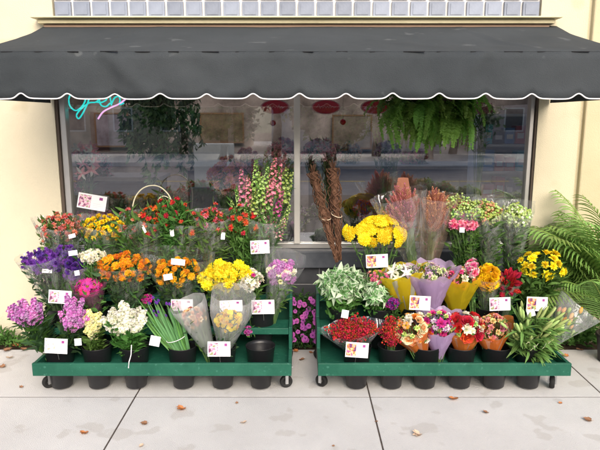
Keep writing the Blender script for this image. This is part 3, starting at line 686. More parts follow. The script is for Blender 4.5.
# yarrow
B('bouquet', 'flat headed bright yellow yarrow bouquet above a white price card', 'yarrow', ('yellow','lemon'), (377,232), (32,16), 3, 377, 15, .042, leaves=60, leafL=.06, leafW=.008, lim=.0, lsp=(.5,.9))
def heather(label, head, size, rootpx, cols, seed, wm):
    return B('bouquet', label, 'sprig', cols, head, size, 3, rootpx, 70, .10, leaves=44, leafL=.05, leafW=.01, leafmat=2, wrap=wm, rtop=1.15, over=.25, open_front=.1, seed=seed, lim=-.3)
heather('dusty red heather bunch in clear film, right of the yellow yarrow', (403,212), (20,24), 419, ('dustyred','pink','rust'), 11, CELLO)
heather('brownish heather cone in clear film, right of the dusty red one', (435,213), (17,22), 425, ('rust','peach','dustyred'), 12, film('kraft_film', (.95,.88,.82), .12, .2, (.75,.55,.45)))
B('bouquet', 'lime bell bouquet with a pink waist and small tag, right of the heather', [('bells',('lime','palelime'),.062),('bells',('lime','palelime'),.062),('ruffle',('pink','hotpink'),.024)], None, (462,211), (16,11), 3, 466, 26, .03, leaves=420, leafL=.07, leafW=.022, wrap=CELLO2, leafmat=0)
B('bouquet', 'pink ruffled carnations at the waist of the lime and pink bunch', 'ruffle', ('pink','hotpink','silkpink'), (463,224), (17,6), 3, 467, 20, .024, leaves=160, leafL=.06, leafW=.016, HY=-.50)
B('bouquet', 'lime green bell bouquet with rosy edges, second of three by the window edge', [('bells',('lime','palelime'),.066),('bells',('lime','peach'),.066)], None, (487,215), (14,13), 3, 487, 24, .05, leaves=420, leafL=.07, leafW=.022, wrap=CELLO2, leafmat=0, over=.22, open_front=.5)
B('bouquet', 'pale green bell bouquet leaning right beside the window jamb', 'bells', ('palelime','lime','ivory'), (515,217), (15,12), 3, 508, 30, .066, leaves=420, leafL=.07, leafW=.022, wrap=CELLO2, leafmat=0, over=.2)
# --- right stand, middle row
B('bouquet', 'mound of green and white variegated foliage at the left end of the right stand', 'varg', ('white','lime'), (343,284), (25,18), 2, 342, 34, .062, leaves=200, leafL=.07, leafW=.03, leafmat=1, lim=-.4, group='bouquets on the flower stands', cat='foliage bunch')
B('bouquet', 'smaller bunch of white striped leaves beside the variegated mound', 'varg', ('white','lime'), (375,293), (14,12), 2, 378, 12, .048, leaves=80, leafL=.06, leafW=.02, leafmat=1, cat='foliage bunch', HY=-.66, seed=2)
B('bouquet', 'little pink and peach bunch behind the white striped leaves', 'alstro', ('pink','peach','hotpink'), (377,277), (12,6), 2, 380, 12, .024, leaves=80, leafL=.05, leafW=.014)
TY = film('yellow_tissue', (.9,.75,.1), .55, .05, (.85,.66,.03)); TG = film('grey_tissue', (.9,.9,.9), .6, .15, (.62,.64,.62)); TP = film('lavender_tissue', (.8,.7,.9), .68, .06, (.66,.50,.76)); TO = film('orange_tissue', (.95,.5,.2), .62, .08, (.85,.27,.06)); TPK = film('peach_tissue', (.95,.7,.5), .55, .12, (.85,.5,.33))
W_ = dict(leaves=36, leafL=.035, leafW=.012, pts=10, fold=.08, lsp=(.9,1.0))
B('bouquet', 'white lilies in grey and yellow paper on the middle step of the right stand', [('lily',('white','ivory'),.045),('ruffle',('palelime','white'),.022)], None, (401,275), (17,12), 2, 408, 8, .034, wrap=[TY, TG], rtop=1.4, over=.05, open_front=.15, HY=-.62, **W_)
B('bouquet', 'lavender paper bouquet with a few tiny cream flowers, middle step of the right stand', [('ruffle',('cream','palelime'),.02),('ruffle',('lilac','cream'),.02)], None, (431,274), (17,11), 2, 431, 12, .02, wrap=[TP, TP], rtop=1.45, over=.05, open_front=.1, HY=-.66, **W_)
B('bouquet', 'yellow paper bouquet of orange roses and white blooms, middle step of the right stand', [('rose',('peach','orange'),.026),('ruffle',('white','cream'),.026),('ruffle',('hotpink','pink'),.02)], None, (458,279), (19,13), 2, 456, 15, .030, wrap=TY, rtop=1.25, over=.0, open_front=.45, HY=-.62, **W_)
B('bouquet', 'golden yellow rose bouquet left of the red tulips', 'rose', ('yellow','gold'), (487,279), (12,14), 2, 485, 12, .034, wrap=CELLO2, leaves=60, leafL=.05, leafW=.014)
B('bouquet', 'bunch of closed red tulips in a clear sleeve right of the golden roses', 'tulip', ('crimson','red'), (508,284), (10,13), 2, 502, 14, .032, wrap=CELLO2, leaves=60, leafL=.06, leafW=.014)
B('bouquet', 'yellow freesia bunch with broad green leaves beside the palm', 'ruffle', ('lemon','yellow'), (541,266), (25,16), 2, 532, 13, .031, leaves=260, leafL=.09, leafW=.028, leafmat=0, lsp=(.2,.85))
B('bouquet', 'tiny purple statice sprig behind the peach bouquet', 'ruffle', ('magenta','purple'), (392,303), (8,6), 2, 396, 10, .017, leaves=40, leafL=.04, leafW=.01, HY=-.68)
B('bouquet', 'small pink and white spray squeezed between yellow paper and golden roses', [('ruffle',('pink','hotpink'),.02),('ruffle',('white','pink'),.02)], None, (472,270), (7,11), 2, 472, 12, .02, leaves=40, leafL=.04, leafW=.01)
# --- right stand, front row
B('bouquet', 'bright red berry sprigs above the price card, front left corner of the right stand', 'berries', ('red','crimson'), (353,331), (26,14), 1, 356, 34, .075, leaves=20, leafL=.03, leafW=.01, wrap=CELLO, leafmat=2, over=.15)
B('bouquet', 'dark red twiggy berry bunch, second in the front row of the right stand', 'berries', ('crimson','red'), (391,333), (15,16), 1, 391, 26, .075, leaves=20, leafL=.03, leafW=.01, leafmat=2, lim=-.5)
B('bouquet', 'peach and cream mixed bouquet in orange edged film, front row of the right stand', [('rose',('peach','cream'),.032),('ruffle',('white','cream'),.028),('ruffle',('lime','paleyellow'),.02),('rose',('orange','peach'),.026),('daisy',('rust','orange'),.02)], None, (412,328), (21,17), 1, 422, 22, .028, wrap=[TO, TPK], rtop=1.1, over=-.08, open_front=.9, leaves=40, lsp=(.88,1.0), leafL=.035, leafW=.012, pts=8)
B('bouquet', 'lavender paper bouquet of magenta and lime flowers, front row of the right stand', [('ruffle',('magenta','hotpink'),.028),('ruffle',('lime','paleyellow'),.02),('ruffle',('lilac','white'),.024)], None, (439,323), (18,15), 1, 437, 17, .026, wrap=[TP, TP], rtop=1.25, over=.12, open_front=1.2, leaves=40, lsp=(.88,1.0), leafL=.035, leafW=.012, pts=10)
B('bouquet', 'red and white rose bouquet in orange paper, front row of the right stand', [('rose',('red','scarlet'),.034),('ruffle',('white','cream'),.032),('ruffle',('palelime','lime'),.018)], None, (465,328), (20,15), 1, 460, 16, .03, wrap=[TO, CELLO2], rtop=1.1, over=-.08, open_front=.9, leaves=40, lsp=(.88,1.0), leafL=.035, leafW=.012, pts=8)
B('bouquet', 'bouquet of small peach flowers in orange paper left of the lily buds', [('ruffle',('peach','palelime'),.02),('ruffle',('pink','peach'),.022)], None, (491,327), (19,14), 1, 491, 20, .02, wrap=[TO, TPK], rtop=1.15, over=.05, open_front=1.2, leaves=40, lsp=(.88,1.0), leafL=.035, leafW=.012, pts=8)
def lilies():
    root = rootpt(527, 1); e = empty('bouquet', root, 'large bunch of green lily buds spreading over the front right corner', 'bouquet', 'bouquets on the flower stands')
    r = random.Random(21); sb = MB(); lb = MB(); BUD = ('palelime','lime')
    gm = (mat('lily_bud', (.44,.56,.20), .5, .2, 20, .2, .25, hue=.02), )
    bud = MB(); bud.lathe([(.02,0),(.09,.12),(.125,.42),(.11,.78),(.05,1.0),(1e-5,1.05)], 6, 0); bud_me = bud.mesh('bud', list(gm), True)
    for i in range(44):
        a = r.uniform(0, 2*PI); q = math.sqrt(r.random()); px = 531+27*q*math.cos(a); py = 329+18*q*math.sin(a)
        Y = -.86-.06*math.sqrt(max(0, 1-q*q))+r.uniform(-.03,.05); P = at(px, py, Y)
        d = Vector((math.cos(a)*1.0*q, -.40, .75-.45*q*math.sin(a))).normalized()
        inst('bud', bud_me, e, P-root, aim(d, r.random()*6), (.075,.075,.078*r.uniform(.7,1.25)))
        base = Vector((r.uniform(-.03,.03), r.uniform(-.03,.03), -.1)); sb.tube([base, base.lerp(P-root,.5)+Vector((0,0,.02)), P-root], .0025, 4, 0, False)
        for j in range(7): 
            Q = base.lerp(P-root, r.uniform(.35,1)); leafy(lb, Q, d, r.uniform(.07,.13), .017, r, r.choice((0,1,1)), -.35)
    for px, py in ((533,346),(545,344),(528,340)):
        P = at(px, py, -.95); inst('flower', flower('lily', ('ivory','palelime'), 0), e, P-root, aim(Vector((.5,-.6,-.5))), .035)
    sb.build('stems', STEM, e); lb.build('leaves', [GREENS[1], mat('lily_leaf', (.20,.38,.10), .45, .2, 30, .25, .3)], e)
lilies()
def lean():
    root = rootpt(540, 1)+Vector((.0,.03,.0)); H = at(566, 318, -.76); e = empty('bouquet', root, 'film wrapped bouquet of yellow orange buds leaning right off the right stand', 'bouquet', 'bouquets on the flower stands')
    r = random.Random(4); sb = MB(); lb = MB(); ax = (H-root).normalized()
    for i in range(34):
        P = H+Vector((r.gauss(0,.032), r.gauss(0,.025), r.gauss(0,.028)))-ax*.04; d = (ax+Vector((r.uniform(-.3,.3), r.uniform(-.3,.3), r.uniform(-.3,.3)))).normalized()
        inst('bud', flower('bud', (r.choice(('gold','lime','peach','lime')),), 0), e, P-root, aim(d), (.085,.085,.042))
        sb.tube([Vector((0,0,-.05)), P-root], .002, 4, 0, False)
        for j in range(7): leafy(lb, (P-root)*r.uniform(.45,1), d, r.uniform(.04,.08), .014, r, r.choice((0,1)))
    sb.build('stems', STEM, e); lb.build('leaves', [GREENS[1], GREENS[0]], e)
    cone_wrap('wrap', root, at(572, 316, -.76), .11, .07, CELLO2, e, 1.05, .3, .1)
lean()

# ================================================================== CARDS AND TAGS
CARD = mat('card_white', (.80,.80,.82), .5, .04, 10, .03)
def photo_mat(name, cols, seed):
    m = bpy.data.materials.new(name); m.use_nodes = True; nt = m.node_tree; N = nt.nodes; L = nt.links
    p = N['Principled BSDF']; p.inputs['Roughness'].default_value = .4
    tc = N.new('ShaderNodeTexCoord'); v = N.new('ShaderNodeTexNoise'); v.inputs['Scale'].default_value = 42; v.inputs['Detail'].default_value = 4; L.new(tc.outputs['Object'], v.inputs['Vector'])
    mp = N.new('ShaderNodeMapping'); mp.inputs['Location'].default_value = (seed, seed*2, 0); L.new(tc.outputs['Object'], mp.inputs[0]); L.new(mp.outputs[0], v.inputs['Vector'])
    r = N.new('ShaderNodeValToRGB'); r.color_ramp.interpolation = 'CONSTANT'; E = r.color_ramp.elements
    E[0].position = 0; E[0].color = (*cols[0], 1); E[1].position = .42; E[1].color = (*cols[1], 1)
    for i, c in enumerate(cols[2:]): k = E.new(.5+.08*i); k.color = (*c, 1)
    L.new(v.outputs['Fac'], r.inputs[0]); L.new(r.outputs[0], p.inputs['Base Color']); return m
PH = [photo_mat('print_pink', [(.16,.06,.12),(.55,.22,.34),(.78,.58,.64),(.25,.28,.12)], 1), photo_mat('print_orange', [(.12,.03,.14),(.62,.18,.05),(.72,.55,.3),(.35,.1,.25)], 3), photo_mat('print_lilac', [(.55,.35,.6),(.8,.75,.8),(.7,.55,.72),(.4,.4,.3)], 5)]
LOGO = mat('logo_purple', (.28,.05,.22), .5); TXT = mat('printed_lines', (.5,.48,.52), .6)
def card(px, py, w, h, Y, tilt, ph, label, row=1):
    P = at(px, py, Y); k = mpp(Y, P.z); W, H = w*k*.475, h*k*.475
    e = empty('price_card', P-Vector((0,0,H)), label, 'price card', 'price cards on the flower stands')
    M = T(0,0,H) @ RY(math.radians(tilt)) @ RX(-.12)
    q = MB(); q.box(-W, W, -.0006, .0006, -H, H, 0, M); q.build('card', CARD, e)
    q = MB(); q.box(-W*.92, -W*.08, -.0012, -.0007, -H*.8, H*.8, 0, M); q.build('printed_photo', PH[ph], e)
    q = MB()
    for j_, (a_, b_) in enumerate(((.10,.62),(.10,.8),(.10,.5))[:1+(int(px)%3)]): q.box(W*a_, W*b_, -.0012, -.0007, -H*(.15+.25*j_)-.0012, -H*(.15+.25*j_), 0, M)
    q.build('printed_lines', TXT, e)
    q = MB(); q.box(W*.48, W*.72, -.0012, -.0007, H*.38, H*.74, 0, M); q.build('logo', LOGO, e)
    q = MB(); q.tube([M @ Vector((0,.002,H*.3)), M @ Vector((0,.012,-H*.6)), M @ Vector((0,.05,-H-.05))], .0014, 4); q.build('stake', STEEL, e)
card(60, 297, 24, 14, -.76, 4, 0, 'price card under the hot pink gerberas, above the pink stock')
card(56, 346, 24, 16, -.93, 3, 2, 'price card with a lilac print in front of the pink stock, front left corner')
card(182, 305, 23, 12, -.74, 0, 0, 'price card between the amber mums and the iris leaves')
card(219, 349, 24, 16, -.94, 0, 0, 'price card on the bucket below the two film sleeves')
card(263, 307, 24, 15, -.72, -1, 0, 'price card above the empty bucket, left stand')
card(260, 247, 20, 14, -.54, -3, 0, 'price card at the foot of the tall larkspur')
card(231, 306, 24, 12, -.76, -2, 2, 'price card half hidden behind the clear sleeve of yellow flowers')
card(377, 261, 23, 14, -.52, -3, 1, 'price card on the bucket of yellow yarrow')
card(357, 350, 24, 16, -.94, 4, 1, 'price card in front of the red berry sprigs')
card(420, 303, 22, 15, -.79, 3, 1, 'price card between the lavender paper and peach bouquets')
card(500, 304, 22, 14, -.76, -2, 0, 'price card below the red tulips')
card(537, 304, 22, 15, -.76, 2, 1, 'price card below the yellow freesias, beside the palm')
card(92, 202, 30, 16, .035, 10, 0, 'pale pink notice card leaning inside the left end of the window')
tb = MB(); tb.box(-.5, .5, -.02, .02, -.5, .5); TM = tb.mesh('tag', [CARD])
def wtag(px, py, w, h, Y, tilt, label):
    P = at(px, py, Y); k = mpp(Y, P.z); o = inst('flower_tag', TM, None, P, Matrix.Rotation(math.radians(tilt), 3, 'Y') @ Matrix.Rotation(-.2, 3, 'X'), (w*k, .03, h*k)); tag(o, label, 'tag', 'small white tags on bouquets')
for a in [(72,236,7,4,-.55,-15,'small white tag on the salmon red bouquet'),(73,253,9,5,-.70,-8,'small white tag above the purple lisianthus'),(47,271,10,4,-.70,2,'small white tag on the purple asters'),
          (77,273,5,5,-.73,-10,'small white tag in front of the purple lisianthus'),(144,229,2.5,8,-.55,-25,'narrow white tag on the olive leaved bunch'),(172,233,4,7,-.55,-8,'narrow white tag on the bushy green alstroemeria bunch'),
          (223,236,4,7,-.56,4,'narrow white tag on the rosy red alstroemerias'),(155,341,10,10,-.92,12,'square white tag hanging between the white stock and the irises'),(178,262,14,6,-.68,6,'wide white label on the film over the amber mums'),
          (168,277,9,6,-.74,-10,'white label stuck among the amber mums'),(345,314,7,8,-.92,10,'white tag standing above the red berry sprigs'),(462,230,5,5,-.60,4,'small white tag on the pink carnations'),(78,342,7,7,-.92,-5,'small white tag beside the lilac price card'),
          (531,313,8,7,-.92,-15,'white tag folded above the lily buds')]: wtag(*a)
q = MB(); P = [at(131.5, 345, -.90), at(131, 355, -.945), at(129, 362, -.955), at(128.5, 368, -.955)]
q.tube(P, .003, 5); tag(q.build('cord', WHITETRIM), 'short white cord hanging over the front panel below the white stock', 'cord')

# ================================================================== OTHER PLANTS
# petunias between the stands
def petunias():
    x0, x1 = at(284,320,-.15).x, at(322,320,-.15).x; root = Vector(((x0+x1)/2, -.14, -.02)); e = empty('petunia_plant', root, 'purple petunias filling the gap between the two stands', 'plant')
    r = random.Random(2); lb = MB()
    for i in range(1500):
        P = Vector((r.uniform(x0,x1), r.uniform(-.22,-.02), 0)); P.z = r.uniform(.0, .37-(abs(P.x-root.x)*.3)); leafy(lb, P-root, Vector((0,-.6,.8)), r.uniform(.02,.04), .016, r, r.choice((0,0,1)))
    lb.build('leaves', [GREENS[2], GREENS[0]], e)
    sb = MB()
    for i in range(14): sb.tube([Vector((r.uniform(-.08,.08),0,0)), Vector((r.uniform(-.12,.12), r.uniform(-.07,.05), r.uniform(.2,.35)))], .003, 4, 0, False)
    sb.build('stems', STEM, e)
    for i in range(90):
        P = Vector((r.uniform(x0-.01,x1+.01), -.235+r.uniform(-.02,.03), r.uniform(.06,.38))); inst('flower', flower('petunia', ('petunia','purple'), 0), e, P-root, aim(Vector((r.uniform(-.4,.4), -1, r.uniform(0,.6))), r.random()*6), .018*r.uniform(.8,1.15))
petunias()
# ground cover left
def clump(label, px, py, Y, w, h, n, L, seed, name='green_plant'):
    P0 = at(px, py, Y); P0.z = -.01; e = empty(name, P0, label, 'plant'); r = random.Random(seed); lb = MB(); sb = MB()
    for i in range(n):
        a = r.uniform(0, 2*PI); q = math.sqrt(r.random()); P = Vector((q*w*math.cos(a), q*.09*math.sin(a), r.uniform(.01, h*(1-.5*q)))); leafy(lb, P, Vector((math.cos(a)*.5,-.3,.8)).normalized(), L*r.uniform(.5,1.2), L*.35, r, r.choice((0,1,1)))
    for i in range(12): sb.tube([Vector((r.uniform(-w,w)*.4,0,0)), Vector((r.uniform(-w,w)*.8, r.uniform(-.05,.05), h*.7))], .002, 4, 0, False)
    lb.build('leaves', [GREENS[0], GREENS[1]], e); sb.build('stems', STEM, e)
clump('low green plant at the foot of the wall in the left corner', -2, 342, -.12, .13, .14, 260, .05, 1)
clump('small green plant at the wall behind the spilling pink stock', 24, 342, -.12, .10, .07, 120, .04, 2)
clump('leafy green plant in the bed behind the leaning bouquet', 572, 345, -.10, .22, .26, 420, .07, 3)
# palm
def frond_mesh(L, seed, nl=34, ll=.26, droop=.9, lw=.015):
    r = random.Random(seed); b = MB(); pts = []; P = Vector((0,0,0)); ang = 0
    for i in range(21):
        t = i/20; pts.append(P.copy()); ang = droop*t*t*1.6; P = P+Vector((math.sin(ang), 0, math.cos(ang)))*(L/20)
    b.tube(pts, [.006*(1-.75*i/20) for i in range(21)], 5, 1)
    for i in range(nl):
        t = .22+.78*i/nl; k = min(19, int(t*20)); Q = pts[k].lerp(pts[k+1], t*20-k); tan = (pts[k+1]-pts[k]).normalized()
        for s in (-1, 1):
            side = Vector((0, s, 0)); ln = ll*math.sin(PI*(.18+.76*t))*r.uniform(.85,1.1)
            d = (tan*1.0+side*.85+Vector((0,0,.05))).normalized(); n = d.cross(tan).normalized(); rows = []
            for q in range(5):
                u = q/4; w = lw*.5*math.sin(PI*(.12+.86*u))+.0008; C_ = Q+d*ln*u+Vector((0,0,-.5*ln*u*u)); wv = n.cross(d).normalized()*w; rows.append([C_-wv, C_+n*.0015, C_+wv])
            b.quadstrip(rows, 0)
    return b
PALM = mat('palm_leaf', (.24,.40,.10), .4, .2, 10, .25, .3, hue=.02); PSTEM = mat('palm_stem', (.20,.26,.05), .5)
def palm():
    Pp = ground(616, 366); Pp.y = -.42; Pp.x = at(611, 360, -.42).x; e = empty('potted_palm', (Pp.x, Pp.y, 0), 'arching green palm in a dark pot at the right edge', 'potted plant')
    q = MB(); q.lathe([(.075,0),(.08,.005),(.10,.17),(.108,.172),(.108,.19),(.095,.19),(.09,.165),(.001,.16)], 28); q.build('pot', mat('dark_pot', (.03,.025,.025), .5), e, True)
    q = MB(); q.lathe([(.001,.168),(.088,.166)], 16, cap=False); q.build('soil', SOIL, e)
    ms = [frond_mesh(1.0, s, 25, .36, d, .015).mesh('frond', [PALM, PSTEM]) for s, d in ((1,.5),(2,.75),(3,1.0))]
    r = random.Random(8)
    for i in range(58):
        az = [PI+r.uniform(-.9,.9), r.uniform(-1,1)+PI, r.uniform(0,2*PI)][i % 3]; lean_ = r.uniform(.0,.36) if i % 4 else r.uniform(.35,.65)
        o = inst('frond', ms[i % 3], e, Vector((r.uniform(-.04,.04), r.uniform(-.04,.04), .16)), Matrix.Rotation(az, 3, 'Z') @ Matrix.Rotation(lean_, 3, 'Y') @ Matrix.Rotation(r.uniform(-.5,.5), 3, 'Z'), r.uniform(.6,1.08))
palm()
# fallen leaves
LM = [noisy('dry_leaf_orange', (.42,.14,.05), (.55,.24,.09), 30, .8), noisy('dry_leaf_brown', (.22,.11,.06), (.34,.18,.10), 30, .8), noisy('dry_leaf_tan', (.50,.36,.26), (.60,.46,.34), 30, .8)]
def leaf_mesh(seed, m):
    r = random.Random(seed); b = MB(); 
    n = 5
    for i in range(n):
        a = (i-(n-1)/2)*.62; b.petal(RZ(a), 1-.22*abs(a), .5, .25+r.uniform(-.1,.3), .35, 0, 3, .8, .6)
    b.tube([Vector((-.5,0,.05)), Vector((0,0,.0)), Vector((.2,0,.02))], .02, 4); return b.mesh('fallen_leaf', [m])
LME = [leaf_mesh(i, LM[i % 3]) for i in range(6)]
leaves_ = [(183,409,.035,0,'orange leaf on the pavement below the iris bucket'),(85,433,.028,0,'orange leaf near the pavement joint at the lower left'),(146,424,.026,4,'brown leaf right of the left pavement joint'),
  (243,423,.022,5,'pale leaf on the pavement below the empty bucket'),(237,404,.012,1,'tiny dark leaf under the middle of the left stand'),(454,399,.034,3,'orange tan leaf on the joint in front of the right stand'),(419,435,.034,2,'pale tan leaf right of the right pavement joint'),
  (487,413,.022,1,'dark brown leaf on the pavement below the orange paper bouquet'),(590,421,.030,4,'brown leaf near the lower right edge'),(376,422,.012,1,'tiny dark leaf beside the right pavement joint'),(301,360,.026,1,'brown leaf between the two stands'),
  (297,352,.026,0,'orange brown leaf at the foot of the petunias'),(312,353,.024,3,'reddish leaf under the petunias near the right stand'),(5,351,.04,4,'large brown leaf at the left edge by the bed'),(18,346,.04,0,'rusty leaf by the wall below the pink stock'),(26,350,.034,1,'dark brown leaf left of the left stand'),
  (38,347,.034,3,'rusty leaf beside the left corner of the left stand'),(10,358,.03,5,'pale leaf lying flat left of the left stand'),(2,368,.026,1,'dark leaf at the left edge of the pavement'),(567,357,.026,0,'orange leaf right of the right stand'),(580,350,.03,4,'brown leaf under the palm'),
  (140,447,.018,5,'pale leaf fragment at the bottom edge of the pavement'),(22,388,.016,1,'tiny brown leaf left of the left front bucket'),(333,447,.010,4,'speck of brown leaf at the bottom middle'),(560,404,.014,3,'tiny orange leaf in front of the right caster')]
for px, py, s, v, lab in leaves_:
    P = ground(px, py); o = inst('fallen_leaf', LME[v], None, Vector((P.x, P.y, .004)), Matrix.Rotation(rnd.random()*6, 3, 'Z'), s*1.2); tag(o, 'fallen '+lab, 'leaf', 'fallen leaves on the pavement')

# ================================================================== WINDOW DISPLAY
# neon sign
def smooth(pts, n=8):
    out = []
    P = [Vector(p) for p in pts]
    for i in range(len(P)-1):
        p0, p1, p2, p3 = P[max(0,i-1)], P[i], P[i+1], P[min(len(P)-1,i+2)]
        for k in range(n):
            t = k/n; out.append(.5*((2*p1)+(p2-p0)*t+(2*p0-5*p1+4*p2-p3)*t*t+(3*p1-p0-3*p2+p3)*t*t*t))
    out.append(P[-1]); return out
YN = .14; NP = at(95, 100, YN); neon = empty('neon_sign', NP, 'cyan neon Open sign with a pink underline behind the window top left', 'sign')
def glow(nm, col, st):
    m = bpy.data.materials.new(nm); m.use_nodes = True; N = m.node_tree.nodes; p = N['Principled BSDF']; p.inputs['Base Color'].default_value = (*col, 1); p.inputs['Emission Color'].default_value = (*col, 1); p.inputs['Emission Strength'].default_value = st; return m
def strokes(nm, lst, m, r=.0055):
    q = MB()
    for st in lst: q.tube([p-NP for p in smooth([at(x, y, YN) for x, y in st])], r, 6)
    return q.build(nm, m, neon, True)
CY = glow('neon_cyan', (.03,.75,.70), .75); PKN = glow('neon_pink', (.85,.45,.80), 1.0)
strokes('letters', [[(80,88),(73,91),(69,98),(70,106),(76,110.5),(83,105),(86,96),(83,89),(76,88)],
                    [(90,94),(88,102),(84,111),(79,118.5),(76.5,115),(81,109),(89,103),(96,102),(100,97),(96,92),(90,96)],
                    [(96,102),(101,102.5),(106,100),(106.5,96),(103,95),(99.5,99),(101,105),(106,106.5),(110,103)],[(110,97),(111.5,105.5)],[(111.5,104),(114.5,98),(118.5,96.5),(120,100),(119.5,104.5),(124,103)]], CY)
strokes('underline', [[(98,119),(103,112),(111,107.5),(119,104),(125,99.5),(131,94)]], PKN, .006)
q = MB()
for dx in (-.12, .12): q.tube([Vector((dx, .02, .02)), Vector((dx, .02, .40))], .003, 5)
q.box(-.16, .16, .015, .02, .03, .05); q.build('mounting', BLACKP, neon)
# oval signs
def oval(px, py, label):
    P = at(px, py, .10); k = mpp(.10, P.z); e = empty('oval_sign', P, label, 'sign', 'red oval signs hanging in the window')
    a, b_ = 14.5*k, 7*k
    q = MB(); n = 40
    for (s, y0, y1, mi) in ((1.0, -.004, .004, 1), (.90, -.0055, -.0045, 0)):
        rows = [[Vector((a*s*math.cos(2*PI*i/n), y, b_*s*math.sin(2*PI*i/n))) for i in range(n)] for y in (y0, y1)]
        bb = len(q.v); q.quadstrip(rows, mi, True); q.f.append(tuple(bb+i for i in range(n))); q.m.append(mi); q.f.append(tuple(bb+n+i for i in reversed(range(n)))); q.m.append(mi)
    q.build('board', [mat('sign_red', (.90,.05,.11), .4, 0, nvar=.02), mat('sign_pink', (.90,.45,.50), .4)], e)
    q = MB(); pts = [( -.65,-.1),(-.5,.35),(-.42,-.2),(-.3,.1),(-.22,-.15),(-.1,.15),(0,-.15),(.1,.12),(.2,-.15),(.28,.3),(.33,-.15),(.45,.1),(.55,-.12),(.68,.05)]
    q.tube(smooth([Vector((a*x, -.0065, b_*z)) for x, z in pts], 4), .0016, 4); q.build('script_lettering', MATS['sign_pink'], e)
    q = MB(); q.tube([Vector((-.03,0,b_)), Vector((-.03,0,.35))], .001, 4); q.tube([Vector((.03,0,b_)), Vector((.03,0,.35))], .001, 4); q.build('hanger', STEEL, e)
oval(275,107,'red oval sign with pink script just left of the window mullion'); oval(326,107,'red oval sign with pink script just right of the window mullion'); oval(375,107,'red oval sign with pink script beside the hanging fern')
# fern
def fern():
    P = at(435, 107, -.27); e = empty('hanging_fern', P, 'large bright green fern hanging under the awning before the window', 'hanging plant')
    FM = mat('fern_leaf', (.17,.33,.06), .45, .3, 20, .25, .35, hue=.02, emit=None)
    ms = []
    for s in range(6):
        b = MB(); r = random.Random(s)
        for blade in range(5):
            L = r.uniform(.30,.47); pts = []; Q = Vector((0,0,0)); bend = r.uniform(1.0,1.9); a0 = r.uniform(.1,.9); yaw = r.uniform(-.35,.35)
            for i in range(21):
                t = i/20; pts.append(Q.copy()); ang = a0+(3.0-a0)*min(1, t*bend); Q = Q+Vector((math.sin(ang)*math.cos(yaw), math.sin(ang)*math.sin(yaw), math.cos(ang)))*(L/20)
            b.tube(pts, .0014, 3, 1)
            for i in range(44):
                t = .06+.93*i/44; k = min(19, int(t*20)); C_ = pts[k].lerp(pts[k+1], t*20-k); tan = (pts[k+1]-pts[k]).normalized()
                for sd in (-1, 1):
                    d = (Vector((0,sd,0))+tan*.45+Vector((r.uniform(-.3,.3),0,0))).normalized(); nrm = tan.cross(d).normalized(); M = Matrix((d, nrm.cross(d), nrm)).transposed().to_4x4()
                    b.petal(T(*C_) @ M @ RX(r.uniform(-.5,.5)), .042*math.sin(PI*(.14+.78*t))*r.uniform(.7,1.2), .0085, -.25, .2, 0, 2, .6, .7)
        ms.append(b.mesh('frond', [FM, GREENS[1]]))
    r = random.Random(3)
    for i in range(98):
        az = i*2.4; sd = abs(math.cos(az)); bk_ = math.sin(az) > .3
        sc_ = r.uniform(.70,1.05)*(.55 if bk_ else .62+.38*sd)
        o = inst('frond', ms[i % 6], e, Vector((r.uniform(-.16,.16), r.uniform(-.10,.06), r.uniform(-.12,.05) if sd > .6 else r.uniform(-.16,.0))), Matrix.Rotation(az, 3, 'Z') @ Matrix.Rotation(r.uniform(-.5,.45), 3, 'Y'), sc_)
    q = MB(); q.lathe([(.07,-.10),(.12,-.05),(.14,.04),(.145,.05),(.13,.04),(.001,.03)], 20); q.build('basket', BRONZE, e)
    q = MB()
    for a in (0, 2.1, 4.2): q.tube([Vector((.14*math.cos(a), .14*math.sin(a), .05)), Vector((0,0,.22))], .002, 4)
    q.build('hanger', STEEL, e)
fern()
def trailing(label, px0, px1, ytop, ybot, n, seed, Y, sparse=1.0, name='trailing_plant'):
    P = at((px0+px1)/2, ytop, Y); e = empty(name, P, label, 'hanging plant'); r = random.Random(seed); lb = MB(); sb = MB()
    FL = mat('ficus_leaf', (.32,.46,.24), .4, .2, 12, .3, .3)
    for i in range(n):
        xx = r.uniform(px0, px1); A = at(xx, ytop, Y+r.uniform(-.12,.12))-P; u = (xx-px0)/(px1-px0)
        yb = ytop+(ybot-ytop)*(.45+.55*r.random())*(1-.35*abs(u-.4)); Z = at(xx+r.uniform(-14,14), yb, Y+r.uniform(-.15,.12))-P
        mid = A.lerp(Z,.5)+Vector((r.uniform(-.06,.06), r.uniform(-.05,.05), 0)); pts = smooth([A, mid, Z], 5); sb.tube(pts, .0018, 4)
        for j in range(int(60*sparse)):
            t = r.random()*(len(pts)-1.01); k = int(t); Q = pts[k].lerp(pts[k+1], t-k)+Vector((r.gauss(0,.012), r.gauss(0,.012), 0)); leafy(lb, Q, Vector((r.uniform(-.5,.5), r.uniform(-.5,.5), -1)).normalized(), r.uniform(.035,.06), .022, r, r.choice((0,0,0,1)))
    sb.build('stems', noisy('branch'+str(seed), (.10,.07,.05), (.16,.12,.08), 20), e); lb.build('leaves', [FL, GREENS[2]], e)
    q = MB(); q.lathe([(.05,-.02),(.10,.10),(.11,.12),(.10,.11),(.001,.10)], 16); q.build('pot', BRONZE, e)
trailing('trailing weeping foliage hanging inside the window left half', 132, 168, 78, 186, 42, 5, .30)
trailing('thinner trailing foliage hanging deeper inside the shop', 172, 196, 84, 190, 14, 6, .75, .7)
